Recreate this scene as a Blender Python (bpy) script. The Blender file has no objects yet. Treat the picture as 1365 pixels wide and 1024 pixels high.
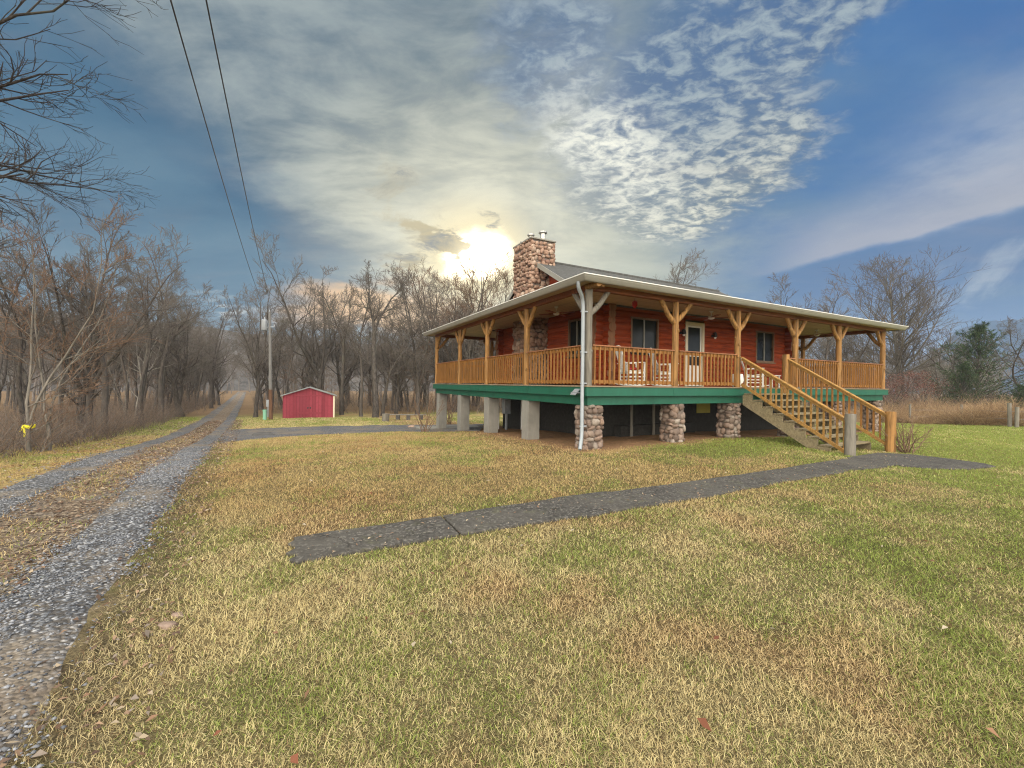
import bpy, math, random
import numpy as np
from mathutils import Matrix, Vector
random.seed(7)
sc = bpy.context.scene
COL = sc.collection
R = math.radians

# ------------------------------------------------------------------ camera
F, ROLL, HZ = 555.2, 0.011628, 512.2
CZ = 1.6
cam_d = bpy.data.cameras.new('camera')
cam = bpy.data.objects.new('camera', cam_d)
COL.objects.link(cam)
c_, s_ = math.cos(ROLL), math.sin(ROLL)
cam.matrix_world = Matrix(((c_, -s_, 0, 0), (0, 0, -1, 0), (s_, c_, 0, CZ), (0, 0, 0, 1)))
cam_d.sensor_width = 36
cam_d.lens = 36 * F / 1365
cam_d.clip_start = 0.05
cam_d.clip_end = 9000
sc.camera = cam


def sstep(x, a, b):
    t = np.clip((x - a) / (b - a), 0, 1)
    return t * t * (3 - 2 * t)


# ------------------------------------------------------------------ value noise and terrain
_tab = {}


def vnoise(x, y, scale, seed=0):
    if seed not in _tab:
        _tab[seed] = np.random.RandomState(1000 + seed).rand(256, 256)
    T = _tab[seed]
    x = np.asarray(x, float) * scale + 517.3
    y = np.asarray(y, float) * scale + 811.7
    i = np.floor(x).astype(int)
    j = np.floor(y).astype(int)
    fx = x - i
    fy = y - j
    fx = fx * fx * (3 - 2 * fx)
    fy = fy * fy * (3 - 2 * fy)
    i0, i1, j0, j1 = i & 255, (i + 1) & 255, j & 255, (j + 1) & 255
    return (T[i0, j0] * (1 - fx) + T[i1, j0] * fx) * (1 - fy) + (T[i0, j1] * (1 - fx) + T[i1, j1] * fx) * fy


def fbm(x, y, scale, seed=0, octs=3):
    v = 0
    a = 0.5
    tot = 0
    for o in range(octs):
        v = v + a * vnoise(x, y, scale * 2 ** o, seed + o)
        tot += a
        a *= 0.5
    return v / tot


_Q = [-400, 0, 6, 9, 12.2, 15.5, 18.5, 21.8, 28, 40, 80, 150, 400]
_H = [0.0, 0.0, 0.05, 0.10, -0.05, -0.17, -0.39, -0.62, -0.86, -1.22, -1.6, -1.8, -2.0]


def G(x, y):
    x = np.asarray(x, float)
    y = np.asarray(y, float)
    q = y - 0.5 * x
    h = (np.interp(q - 1.2, _Q, _H) + np.interp(q, _Q, _H) + np.interp(q + 1.2, _Q, _H)) / 3
    h = h - 0.35 * sstep(x, 10, 26) - 0.13 * sstep(x, 6.0, 10.0) * sstep(y, 3, 8)
    h = h + 0.05 * (vnoise(x, y, 0.35, 3) - 0.5) * sstep(np.hypot(x, y), 3, 9)
    # low mound along the left wood
    return h


def ray(px, py):
    dx, dy = px - 682.5, py - HZ
    X = c_ * dx + s_ * dy
    Y = -s_ * dx + c_ * dy
    return X / F, -Y / F        # x/y and z/y


def at(px, py):
    u, v = ray(px, py)
    lo, hi = 0.5, 400.0
    for _ in range(60):
        m = (lo + hi) / 2
        if CZ + v * m > float(G(u * m, m)):
            lo = m
        else:
            hi = m
    return u * lo, lo


def along(px, depth):
    u, _ = ray(px, HZ)
    return u * depth, depth


# driveway frame: RD along the drive, RN to its right
RD = np.array([-0.533, 0.846])
RN = np.array([0.846, 0.533])


def rn(x, y):
    return x * RN[0] + y * RN[1]


def rs(x, y):
    return x * RD[0] + y * RD[1]


# house frame
TH = 0.481433
HX, HY = 1.7529, 9.7266
cT, sT = math.cos(TH), math.sin(TH)


def hw(x, y):
    return HX + cT * x - sT * y, HY + sT * x + cT * y


def wh(X, Y):
    a, b = X - HX, Y - HY
    return a * cT + b * sT, -a * sT + b * cT


DX, DY = 14.9, 12.05            # porch deck size
WX0, WX1, WY0, WY1 = 2.45, 12.45, 2.4, 9.65   # log walls
ZD = 1.58                       # deck top


# ------------------------------------------------------------------ object helpers
def tag(o, label=None, cat=None, group=None, kind=None):
    if label: o['label'] = label
    if cat: o['category'] = cat
    if group: o['group'] = group
    if kind: o['kind'] = kind
    return o


def empty(name, loc=(0, 0, 0), rz=0):
    o = bpy.data.objects.new(name, None)
    COL.objects.link(o)
    o.location = loc
    o.rotation_euler = (0, 0, rz)
    o.empty_display_size = 0.1
    return o


def link(name, me, mat=None, parent=None):
    if mat is not None and not me.materials:
        me.materials.append(mat)
    o = bpy.data.objects.new(name, me)
    COL.objects.link(o)
    if parent: o.parent = parent
    return o


def np_mesh(name, V, quads=None, tris=None, col=None, smooth=False):
    """mesh from numpy arrays; col = one rgb per vertex"""
    me = bpy.data.meshes.new(name)
    V = np.asarray(V, np.float32)
    nq = 0 if quads is None else len(quads)
    nt = 0 if tris is None else len(tris)
    loops = []
    if nq: loops.append(np.asarray(quads, np.int32).ravel())
    if nt: loops.append(np.asarray(tris, np.int32).ravel())
    loops = np.concatenate(loops)
    starts = np.concatenate([np.arange(nq) * 4, nq * 4 + np.arange(nt) * 3]).astype(np.int32)
    me.vertices.add(len(V))
    me.vertices.foreach_set('co', V.ravel())
    me.loops.add(len(loops))
    me.loops.foreach_set('vertex_index', loops)
    me.polygons.add(nq + nt)
    me.polygons.foreach_set('loop_start', starts)
    if smooth:
        me.polygons.foreach_set('use_smooth', np.ones(nq + nt, bool))
    me.update(calc_edges=True)
    if col is not None:
        a = me.attributes.new('Col', 'FLOAT_COLOR', 'POINT')
        c4 = np.ones((len(V), 4), np.float32)
        c4[:, :3] = col
        a.data.foreach_set('color', c4.ravel())
    me.validate()
    return me


class MB:
    def __init__(s):
        s.v = []
        s.f = []

    def add(s, V, Fc):
        o = len(s.v)
        s.v += [tuple(p) for p in V]
        s.f += [tuple(i + o for i in f) for f in Fc]
        return s

    def box(s, x0, x1, y0, y1, z0, z1):
        V = [(x0, y0, z0), (x1, y0, z0), (x1, y1, z0), (x0, y1, z0), (x0, y0, z1), (x1, y0, z1), (x1, y1, z1), (x0, y1, z1)]
        return s.add(V, [(0, 3, 2, 1), (4, 5, 6, 7), (0, 1, 5, 4), (1, 2, 6, 5), (2, 3, 7, 6), (3, 0, 4, 7)])

    def bar(s, p0, p1, w, h, up=(0, 0, 1)):
        """rectangular bar from p0 to p1, w wide across, h along up"""
        p0, p1, up = Vector(p0), Vector(p1), Vector(up)
        d = (p1 - p0).normalized()
        side = d.cross(up).normalized()
        u = side.cross(d).normalized()
        V = []
        for p in (p0, p1):
            for a, b in ((-1, -1), (1, -1), (1, 1), (-1, 1)):
                V.append(p + side * (a * w / 2) + u * (b * h / 2))
        return s.add(V, [(0, 1, 2, 3), (7, 6, 5, 4), (0, 4, 5, 1), (1, 5, 6, 2), (2, 6, 7, 3), (3, 7, 4, 0)])

    def tube(s, pts, rads, n=8, caps=True, sq=False):
        pts = [Vector(p) for p in pts]
        if not hasattr(rads, '__len__'): rads = [rads] * len(pts)
        V = []
        Fc = []
        ref = None
        for i, p in enumerate(pts):
            d = (pts[min(i + 1, len(pts) - 1)] - pts[max(i - 1, 0)]).normalized()
            if ref is None:
                ref = Vector((0, 0, 1)) if abs(d.z) < 0.9 else Vector((1, 0, 0))
            a = d.cross(ref).normalized()
            b = a.cross(d).normalized()
            ref = b
            for k in range(n):
                t = 2 * math.pi * (k + 0.5) / n
                V.append(p + a * (rads[i] * math.cos(t)) + b * (rads[i] * math.sin(t)))
        for i in range(len(pts) - 1):
            for k in range(n):
                k2 = (k + 1) % n
                Fc.append((i * n + k, i * n + k2, (i + 1) * n + k2, (i + 1) * n + k))
        if caps:
            Fc.append(tuple(range(n - 1, -1, -1)))
            Fc.append(tuple((len(pts) - 1) * n + k for k in range(n)))
        return s.add(V, Fc)

    def log(s, p0, p1, r, n=10, rings=8, rough=0.06, rnd=random, taper=1.0):
        """a natural round log with bumps"""
        p0, p1 = Vector(p0), Vector(p1)
        d = (p1 - p0).normalized()
        ref = Vector((0, 0, 1)) if abs(d.z) < 0.9 else Vector((1, 0, 0))
        a = d.cross(ref).normalized()
        b = a.cross(d).normalized()
        V = []
        Fc = []
        bias = [rnd.uniform(-1, 1) for _ in range(n)]
        for i in range(rings + 1):
            t = i / rings
            p = p0.lerp(p1, t)
            rr = r * (1 + (taper - 1) * t) * (1 + rnd.uniform(-rough, rough))
            for k in range(n):
                an = 2 * math.pi * k / n
                q = rr * (1 + rough * 0.6 * bias[k] + rnd.uniform(-rough, rough) * 0.5)
                V.append(p + a * (q * math.cos(an)) + b * (q * math.sin(an)))
        for i in range(rings):
            for k in range(n):
                k2 = (k + 1) % n
                Fc.append((i * n + k, i * n + k2, (i + 1) * n + k2, (i + 1) * n + k))
        Fc.append(tuple(range(n - 1, -1, -1)))
        Fc.append(tuple(rings * n + k for k in range(n)))
        return s.add(V, Fc)

    def blob(s, c, r, rnd=random, nseg=8, nring=5, rough=0.12, M=None):
        """irregular rounded stone"""
        V = []
        Fc = []
        c = Vector(c)
        sx, sy, sz = r

        def P(t, f):
            k = 1 + rnd.uniform(-rough, rough)
            v = Vector((sx * k * math.copysign(abs(math.sin(t) * math.cos(f)  ) ** 0.88, math.sin(t) * math.cos(f)),
                        sy * k * math.copysign(abs(math.sin(t) * math.sin(f)  ) ** 0.88, math.sin(t) * math.sin(f)),
                        sz * k * math.copysign(abs(math.cos(t)  ) ** 0.88, math.cos(t))))
            return c + (M @ v if M else v)
        V.append(P(0, 0))
        for i in range(1, nring):
            for k in range(nseg):
                V.append(P(math.pi * i / nring, 2 * math.pi * k / nseg))
        V.append(P(math.pi, 0))
        L = len(V) - 1
        for k in range(nseg):
            k2 = (k + 1) % nseg
            Fc.append((0, 1 + k, 1 + k2))
            for i in range(nring - 2):
                a = 1 + i * nseg
                Fc.append((a + k, a + nseg + k, a + nseg + k2, a + k2))
            a = 1 + (nring - 2) * nseg
            Fc.append((a + k, L, a + k2))
        return s.add(V, Fc)

    def sweep(s, rect, prof):
        """closed profile [(outset, z)] swept round a rectangle with mitred corners"""
        x0, x1, y0, y1 = rect
        n = len(prof)
        V = []
        for (sx, sy, bx, by) in ((-1, -1, x0, y0), (1, -1, x1, y0), (1, 1, x1, y1), (-1, 1, x0, y1)):
            for (o, z) in prof:
                V.append((bx + sx * o, by + sy * o, z))
        Fc = []
        for c in range(4):
            d = (c + 1) % 4
            for k in range(n):
                k2 = (k + 1) % n
                Fc.append((c * n + k, d * n + k, d * n + k2, c * n + k2))
        return s.add(V, Fc)

    def build(s, name, mat=None, parent=None, bevel=0, smooth=False):
        me = bpy.data.meshes.new(name)
        me.from_pydata([tuple(p) for p in s.v], [], s.f)
        if smooth:
            me.polygons.foreach_set('use_smooth', np.ones(len(me.polygons), bool))
        import bmesh
        bm = bmesh.new()
        bm.from_mesh(me)
        bmesh.ops.recalc_face_normals(bm, faces=bm.faces)
        bm.to_mesh(me)
        bm.free()
        me.update()
        if smooth:
            try: me.set_sharp_from_angle(angle=R(50))
            except Exception: pass
        o = link(name, me, mat, parent)
        if bevel:
            m = o.modifiers.new('bevel', 'BEVEL')
            m.width = bevel
            m.segments = 2
            m.limit_method = 'ANGLE'
        return o


# ------------------------------------------------------------------ node helpers
class Nd:
    """a tiny expression layer over shader nodes"""

    def __init__(s, nt):
        s.nt = nt

    def new(s, t, **kw):
        n = s.nt.nodes.new(t)
        for k, v in kw.items(): setattr(n, k, v)
        return n

    def put(s, sock, v):
        if isinstance(v, bpy.types.NodeSocket):
            s.nt.links.new(v, sock)
        elif v is not None:
            if sock.type == 'RGBA' and len(v) == 3: v = (*v, 1)
            sock.default_value = v

    def m(s, op, a, b=None, c=None):
        n = s.new('ShaderNodeMath', operation=op)
        for i, v in enumerate((a, b, c)):
            if v is not None: s.put(n.inputs[i], v)
        return n.outputs[0]

    def add(s, a, b): return s.m('ADD', a, b)
    def sub(s, a, b): return s.m('SUBTRACT', a, b)
    def mul(s, a, b): return s.m('MULTIPLY', a, b)

    def ss(s, x, a, b, lo=0.0, hi=1.0):
        n = s.new('ShaderNodeMapRange', interpolation_type='SMOOTHSTEP')
        s.put(n.inputs[0], x)
        if a > b: a, b, lo, hi = b, a, hi, lo
        for i, v in enumerate((a, b, lo, hi)): n.inputs[i + 1].default_value = v
        return n.outputs[0]

    def mix(s, f, a, b, mode='MIX'):
        n = s.new('ShaderNodeMix', data_type='RGBA', blend_type=mode)
        s.put(n.inputs[0], f)
        s.put(n.inputs[6], a)
        s.put(n.inputs[7], b)
        return n.outputs[2]

    def noise(s, vec, scale, detail=4, rough=0.55, dist=0.0, out=0):
        n = s.new('ShaderNodeTexNoise')
        if vec is not None: s.put(n.inputs['Vector'], vec)
        n.inputs['Scale'].default_value = scale
        n.inputs['Detail'].default_value = detail
        n.inputs['Roughness'].default_value = rough
        n.inputs['Distortion'].default_value = dist
        return n.outputs[out]

    def voro(s, vec, scale, feature='F1', out=0, rand=1.0):
        n = s.new('ShaderNodeTexVoronoi', feature=feature)
        if vec is not None: s.put(n.inputs['Vector'], vec)
        n.inputs['Scale'].default_value = scale
        n.inputs['Randomness'].default_value = rand
        return n.outputs[out]

    def ramp(s, f, stops):
        n = s.new('ShaderNodeValToRGB')
        s.put(n.inputs[0], f)
        el = n.color_ramp.elements
        while len(el) < len(stops): el.new(0.5)
        for e, (p, c) in zip(el, stops):
            e.position = p
            e.color = (*c, 1)
        return n.outputs[0]

    def scale(s, vec, sc3, rot=(0, 0, 0)):
        n = s.new('ShaderNodeMapping')
        s.put(n.inputs[0], vec)
        n.inputs['Scale'].default_value = sc3
        n.inputs['Rotation'].default_value = rot
        return n.outputs[0]

    def bump(s, h, strength=0.4, dist=0.02):
        n = s.new('ShaderNodeBump')
        s.put(n.inputs['Height'], h)
        n.inputs['Strength'].default_value = strength
        n.inputs['Distance'].default_value = dist
        return n.outputs[0]


def material(name):
    m = bpy.data.materials.new(name)
    m.use_nodes = True
    nt = m.node_tree
    e = Nd(nt)
    b = nt.nodes['Principled BSDF']
    tc = e.new('ShaderNodeTexCoord')
    return m, e, b, tc


def finish(e, b, col=None, rough=0.7, nrm=None, metal=0.0, spec=0.3):
    if col is not None: e.put(b.inputs['Base Color'], col)
    e.put(b.inputs['Roughness'], rough)
    b.inputs['Metallic'].default_value = metal
    b.inputs['Specular IOR Level'].default_value = spec
    if nrm is not None: e.put(b.inputs['Normal'], nrm)


def lin(r, g, b):
    f = lambda c: (c / 255 / 12.92) if c / 255 <= 0.04045 else ((c / 255 + 0.055) / 1.055) ** 2.4
    return (f(r), f(g), f(b))


def mul3(c, k): return tuple(min(1, x * k) for x in c)


def m_wood(name, col, var=0.35, axis='x', rough=0.7, dark=None, scale=1.0):
    m, e, b, tc = material(name)
    sx = {'x': (0.6, 9, 9), 'y': (9, 0.6, 9), 'z': (9, 9, 0.6)}[axis]
    v = e.scale(tc.outputs['Object'], tuple(k * scale for k in sx))
    n1 = e.noise(v, 2.2, 5, 0.65, 0.6)
    n2 = e.noise(tc.outputs['Object'], 1.3, 3)
    gi = e.new('ShaderNodeNewGeometry').outputs['Random Per Island']
    dark = dark or mul3(col, 1 - var * 1.3)
    cc = e.mix(e.ss(n1, 0.35, 0.65), dark, mul3(col, 1 + var * 0.5))
    cc = e.mix(e.ss(n2, 0.4, 0.75), cc, mul3(col, 0.85), 'MIX')
    cc = e.mix(e.mul(gi, 0.45), cc, mul3(col, 0.62))
    finish(e, b, cc, rough, e.bump(n1, 0.35, 0.01))
    return m


def m_paint(name, col, rough=0.5, metal=0.0, dirt=0.25, spec=0.35, scale=3.0):
    m, e, b, tc = material(name)
    n = e.noise(tc.outputs['Object'], scale, 6, 0.65)
    n2 = e.noise(e.scale(tc.outputs['Object'], (6, 6, 1)), 2, 4)
    cc = e.mix(e.mul(e.ss(n, 0.42, 0.75), dirt), col, mul3(col, 0.55))
    cc = e.mix(e.mul(e.ss(n2, 0.5, 0.8), dirt), cc, mul3(col, 1.3))
    finish(e, b, cc, rough, e.bump(n, 0.15, 0.01), metal, spec)
    return m


# ---- materials
def m_bark(name, c0, c1, scale=6):
    m, e, b, tc = material(name)
    v = e.scale(tc.outputs['Object'], (3, 3, 0.5))
    n = e.noise(v, scale, 5, 0.7)
    n2 = e.noise(tc.outputs['Object'], 0.9, 3)
    oi = e.new('ShaderNodeObjectInfo').outputs['Random']
    cc = e.mix(e.ss(n, 0.35, 0.7), c0, c1)
    cc = e.mix(e.mul(e.ss(n2, 0.5, 0.8), 0.5), cc, (0.14, 0.15, 0.11))
    cc = e.mix(e.mul(oi, 0.35), cc, mul3(c1, 1.25))
    finish(e, b, cc, 0.9, e.bump(n, 0.5, 0.03), 0, 0.15)
    return m


BARK = m_bark('bark', (0.032, 0.027, 0.024), (0.115, 0.10, 0.086))
BARK_DARK = m_bark('bark_dark', (0.02, 0.017, 0.016), (0.06, 0.05, 0.045))
BARK_GREY = m_bark('bark_grey', (0.08, 0.072, 0.06), (0.21, 0.19, 0.16))
BARK_PALE = m_bark('bark_pale', (0.12, 0.105, 0.09), (0.34, 0.32, 0.28), 2.5)
TWIG = m_bark('twig', (0.075, 0.064, 0.056), (0.18, 0.156, 0.135))
TWIG_FAR = m_bark('twig_far', (0.13, 0.118, 0.108), (0.22, 0.20, 0.185))
TWIG_WARM = m_bark('twig_warm', (0.10, 0.06, 0.04), (0.21, 0.14, 0.095))


def m_attr(name, rough=0.8, transl=0.0, spec=0.2, noise=0.0):
    m, e, b, tc = material(name)
    a = e.new('ShaderNodeAttribute', attribute_name='Col').outputs['Color']
    if noise:
        n = e.noise(tc.outputs['Object'], 2.0, 5, 0.7)
        a = e.mix(e.mul(e.ss(n, 0.4, 0.75), noise), a, (0.05, 0.04, 0.03))
    finish(e, b, a, rough, None, 0, spec)
    if transl:
        t = e.new('ShaderNodeBsdfTranslucent')
        e.put(t.inputs[0], a)
        mx = e.new('ShaderNodeMixShader')
        mx.inputs[0].default_value = transl
        nt = m.node_tree
        nt.links.new(b.outputs[0], mx.inputs[1])
        nt.links.new(t.outputs[0], mx.inputs[2])
        nt.links.new(mx.outputs[0], nt.nodes['Material Output'].inputs[0])
    return m


BLADE = m_attr('grass_blades', 0.7, 0.3, 0.25)
LEAF = m_attr('dry_leaves', 0.8, 0.25, 0.2)
STEM = m_attr('dry_stems', 0.9, 0.0, 0.1)
NEEDLE = m_attr('needles', 0.7, 0.12, 0.2)
PEBBLE = m_attr('pebbles', 0.85, 0.0, 0.25)


def m_ground():
    m, e, b, tc = material('lawn_soil')
    a = e.new('ShaderNodeAttribute', attribute_name='Col').outputs['Color']
    n = e.noise(tc.outputs['Object'], 9, 6, 0.75)
    n2 = e.noise(tc.outputs['Object'], 55, 4, 0.7)
    n3 = e.noise(tc.outputs['Object'], 2.2, 5, 0.65)
    cc = e.mix(e.ss(n, 0.34, 0.62), e.mix(0.6, a, (0.04, 0.028, 0.014)), a)
    cc = e.mix(e.mul(e.ss(n2, 0.4, 0.7), 0.6), cc, e.mix(0.5, a, (0.42, 0.33, 0.17)))
    cc = e.mix(e.mul(e.ss(n3, 0.52, 0.72), 0.4), cc, (0.11, 0.12, 0.03))
    h = e.add(n, e.mul(n2, 0.6))
    finish(e, b, cc, 0.95, e.bump(h, 0.9, 0.05), 0, 0.1)
    return m


def m_gravel():
    m, e, b, tc = material('gravel')
    v1 = e.voro(tc.outputs['Object'], 34)
    vc = e.voro(tc.outputs['Object'], 34, out=1)
    sep = e.new('ShaderNodeSeparateColor')
    e.put(sep.inputs[0], vc)
    stone = e.ramp(sep.outputs[0], [(0, (0.05, 0.053, 0.058)), (0.45, (0.115, 0.122, 0.135)), (0.8, (0.21, 0.22, 0.235)), (1, (0.42, 0.42, 0.42))])
    big = e.noise(tc.outputs['Object'], 0.9, 5, 0.6)
    dirt = e.noise(tc.outputs['Object'], 3.2, 5, 0.65)
    cc = e.mix(e.ss(v1, 0.35, 0.75), stone, (0.07, 0.065, 0.06))
    cc = e.mix(e.mul(e.ss(big, 0.46, 0.62), 0.75), cc, e.mix(e.ss(dirt, 0.3, 0.7), (0.16, 0.125, 0.09), (0.25, 0.205, 0.15)))
    h = e.sub(1.0, v1)
    finish(e, b, cc, 0.9, e.bump(h, 1.0, 0.025), 0, 0.2)
    return m


def m_litter():
    m, e, b, tc = material('leaf_litter_soil')
    n = e.noise(tc.outputs['Object'], 26, 5, 0.75)
    n2 = e.noise(tc.outputs['Object'], 2.5, 4)
    vc = e.voro(tc.outputs['Object'], 45, out=1)
    sep = e.new('ShaderNodeSeparateColor')
    e.put(sep.inputs[0], vc)
    cc = e.ramp(sep.outputs[0], [(0, (0.05, 0.038, 0.03)), (0.4, (0.14, 0.10, 0.07)), (0.75, (0.23, 0.175, 0.12)), (1, (0.38, 0.31, 0.22))])
    cc = e.mix(e.mul(e.ss(n2, 0.45, 0.7), 0.6), cc, (0.17, 0.16, 0.145))
    finish(e, b, cc, 0.95, e.bump(n, 0.9, 0.04), 0, 0.1)
    return m


def m_concrete(name, col, speck=0.3, sc=30, wet=0.0):
    m, e, b, tc = material(name)
    n = e.noise(tc.outputs['Object'], sc, 5, 0.75)
    n2 = e.noise(tc.outputs['Object'], 1.6, 6, 0.65)
    vc = e.voro(tc.outputs['Object'], sc * 2.2, out=1)
    sep = e.new('ShaderNodeSeparateColor')
    e.put(sep.inputs[0], vc)
    cc = e.mix(e.ss(n, 0.35, 0.7), mul3(col, 0.65), mul3(col, 1.2))
    cc = e.mix(e.mul(e.ss(sep.outputs[0], 0.82, 0.95), speck), cc, mul3(col, 2.6))
    cc = e.mix(e.mul(e.ss(n2, 0.45, 0.7), 0.55), cc, mul3(col, 0.6))
    finish(e, b, cc, 0.85, e.bump(n, 0.6, 0.012), 0, 0.25)
    return m


def m_stone(name, stops, sc=7):
    m, e, b, tc = material(name)
    gi = e.new('ShaderNodeNewGeometry').outputs['Random Per Island']
    n = e.noise(tc.outputs['Object'], sc, 6, 0.7)
    cc = e.ramp(gi, stops)
    cc = e.mix(e.ss(n, 0.35, 0.75), e.mix(1.0, cc, (0.6, 0.57, 0.55), 'MULTIPLY'), cc)
    finish(e, b, cc, 0.85, e.bump(n, 0.5, 0.02), 0, 0.25)
    return m


def m_shingle(name, col):
    m, e, b, tc = material(name)
    br = e.new('ShaderNodeTexBrick')
    e.put(br.inputs['Vector'], e.scale(tc.outputs['Object'], (1, 1, 1)))
    br.inputs['Scale'].default_value = 3.4
    br.inputs['Color1'].default_value = (*mul3(col, 0.75), 1)
    br.inputs['Color2'].default_value = (*mul3(col, 1.25), 1)
    br.inputs['Mortar'].default_value = (*mul3(col, 0.4), 1)
    br.inputs['Mortar Size'].default_value = 0.02
    n = e.noise(tc.outputs['Object'], 30, 3)
    cc = e.mix(e.mul(n, 0.5), br.outputs[0], mul3(col, 1.2))
    finish(e, b, cc, 0.9, e.bump(n, 0.4, 0.01))
    return m


def m_boards(name, col, axis, width, rough=0.6):
    """tongue and groove or plank boards"""
    m, e, b, tc = material(name)
    sp = e.new('ShaderNodeSeparateXYZ')
    e.put(sp.inputs[0], tc.outputs['Object'])
    c = sp.outputs[{'x': 0, 'y': 1, 'z': 2}[axis]]
    t = e.m('DIVIDE', c, width)
    fr = e.m('FRACT', t)
    idn = e.m('FLOOR', t)
    wn = e.new('ShaderNodeTexWhiteNoise', noise_dimensions='1D')
    e.put(wn.inputs['W'], idn)
    gap = e.ss(e.m('ABSOLUTE', e.sub(fr, 0.5)), 0.44, 0.49)
    n = e.noise(e.scale(tc.outputs['Object'], (3, 3, 3)), 2, 5)
    cc = e.mix(wn.outputs[0], mul3(col, 0.82), mul3(col, 1.15))
    cc = e.mix(e.mul(e.ss(n, 0.4, 0.7), 0.35), cc, mul3(col, 0.65))
    cc = e.mix(gap, cc, mul3(col, 0.3))
    finish(e, b, cc, rough, e.bump(e.sub(1.0, gap), 0.6, 0.008))
    return m


def m_path():
    m, e, b, tc = material('path_slab')
    O = tc.outputs['Object']
    n = e.noise(O, 22, 6, 0.75)
    big = e.noise(O, 0.8, 6, 0.65)
    mid = e.noise(O, 3.5, 6, 0.7, 0.4)
    vc = e.voro(O, 48, out=1)
    sep = e.new('ShaderNodeSeparateColor')
    e.put(sep.inputs[0], vc)
    cr = e.new('ShaderNodeTexVoronoi', feature='DISTANCE_TO_EDGE')
    wv = e.new('ShaderNodeVectorMath', operation='ADD')
    e.put(wv.inputs[0], O)
    sc_ = e.new('ShaderNodeVectorMath', operation='SCALE')
    e.put(sc_.inputs[0], e.noise(O, 2.5, 5, 0.6, out=1))
    sc_.inputs['Scale'].default_value = 0.5
    e.put(wv.inputs[1], sc_.outputs[0])
    e.put(cr.inputs['Vector'], wv.outputs[0])
    cr.inputs['Scale'].default_value = 0.33
    crack = e.ss(cr.outputs[0], 0.006, 0.001)
    cc = e.mix(e.ss(n, 0.32, 0.7), (0.034, 0.032, 0.029), (0.092, 0.086, 0.076))
    cc = e.mix(e.mul(e.ss(sep.outputs[0], 0.75, 0.95), 0.6), cc, (0.22, 0.205, 0.18))
    cc = e.mix(e.mul(e.ss(big, 0.44, 0.62), 0.6), cc, (0.10, 0.092, 0.078))
    cc = e.mix(e.mul(e.ss(mid, 0.52, 0.68), 0.65), cc, (0.05, 0.045, 0.038))
    cc = e.mix(e.mul(e.ss(mid, 0.46, 0.32), 0.35), cc, (0.12, 0.12, 0.06))
    cc = e.mix(e.mul(crack, 0.4), cc, (0.025, 0.022, 0.018))
    finish(e, b, cc, 0.9, e.bump(e.sub(e.add(n, e.mul(mid, 0.6)), e.mul(crack, 0.7)), 0.8, 0.015), 0, 0.2)
    return m


GROUND = m_ground()
GRAVEL = m_gravel()
LITTER = m_litter()
PATH = m_path()
CONC = m_paint('concrete', (0.23, 0.22, 0.195), 0.9, 0, 0.55, 0.15, 1.6)
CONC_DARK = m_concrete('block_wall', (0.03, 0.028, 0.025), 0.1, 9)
STONE = m_stone('field_stone', [(0, (0.15, 0.115, 0.095)), (0.3, (0.26, 0.20, 0.165)), (0.55, (0.31, 0.225, 0.175)), (0.8, (0.29, 0.25, 0.215)), (1, (0.34, 0.295, 0.25))])
STONE_WARM = m_stone('chimney_stone', [(0, (0.25, 0.15, 0.115)), (0.35, (0.38, 0.25, 0.185)), (0.7, (0.42, 0.28, 0.205)), (1, (0.48, 0.37, 0.29))])
MORTAR = m_concrete('mortar', (0.17, 0.14, 0.12), 0.1, 20)
POST = m_wood('cedar_post', (0.34, 0.178, 0.056), 0.6, 'z', 0.65)
POST_GREY = m_wood('weathered_post', (0.22, 0.20, 0.165), 0.4, 'z', 0.85)
BEAM = m_wood('stained_beam', (0.23, 0.075, 0.03), 0.4, 'x', 0.55)
RAIL_TOP = m_wood('rail_cap', (0.30, 0.13, 0.058), 0.35, 'x', 0.65)
RAIL = m_wood('baluster_wood', (0.30, 0.138, 0.034), 0.4, 'z', 0.65)
STAIR = m_wood('stair_wood', (0.24, 0.195, 0.115), 0.35, 'x', 0.85)
STAIR_RAIL = m_wood('stair_rail_wood', (0.33, 0.182, 0.05), 0.3, 'x', 0.7)
LOGS = m_wood('stained_logs', (0.30, 0.048, 0.011), 0.5, 'x', 0.8, (0.12, 0.016, 0.005))
LOGS_Y = m_wood('stained_logs_side', (0.30, 0.048, 0.011), 0.5, 'y', 0.8, (0.12, 0.016, 0.005))
LOG_END = m_wood('log_ends', (0.27, 0.13, 0.07), 0.3, 'z', 0.8)
GREEN = m_paint('green_paint', (0.012, 0.095, 0.058), 0.5, 0, 0.55)
DECKB = m_boards('deck_boards', (0.27, 0.20, 0.13), 'y', 0.14, 0.8)
CEIL = m_boards('porch_boards', (0.50, 0.38, 0.22), 'y', 0.10, 0.5)
GUTTER = m_paint('gutter_paint', (0.26, 0.25, 0.215), 0.4, 0, 0.3)
WHITE = m_paint('white_paint', (0.72, 0.71, 0.67), 0.45, 0, 0.2)
CREAM = m_paint('cream_trim', (0.62, 0.55, 0.42), 0.5, 0, 0.25)
SHINGLE = m_shingle('shingles', (0.075, 0.075, 0.07))
METAL = m_paint('flue_metal', (0.45, 0.44, 0.41), 0.35, 0.7, 0.3)
GREYM = m_paint('grey_metal', (0.30, 0.32, 0.34), 0.45, 0.3, 0.3)
BLACK = m_paint('black_metal', (0.02, 0.02, 0.02), 0.5, 0, 0.2)
REDP = m_boards('red_boards', (0.25, 0.038, 0.056), 'x', 0.22, 0.8)
REDTRIM = m_paint('red_trim', (0.22, 0.03, 0.045), 0.75, 0, 0.4)
TINROOF = m_paint('tin_roof', (0.26, 0.27, 0.27), 0.5, 0.3, 0.5)
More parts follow.
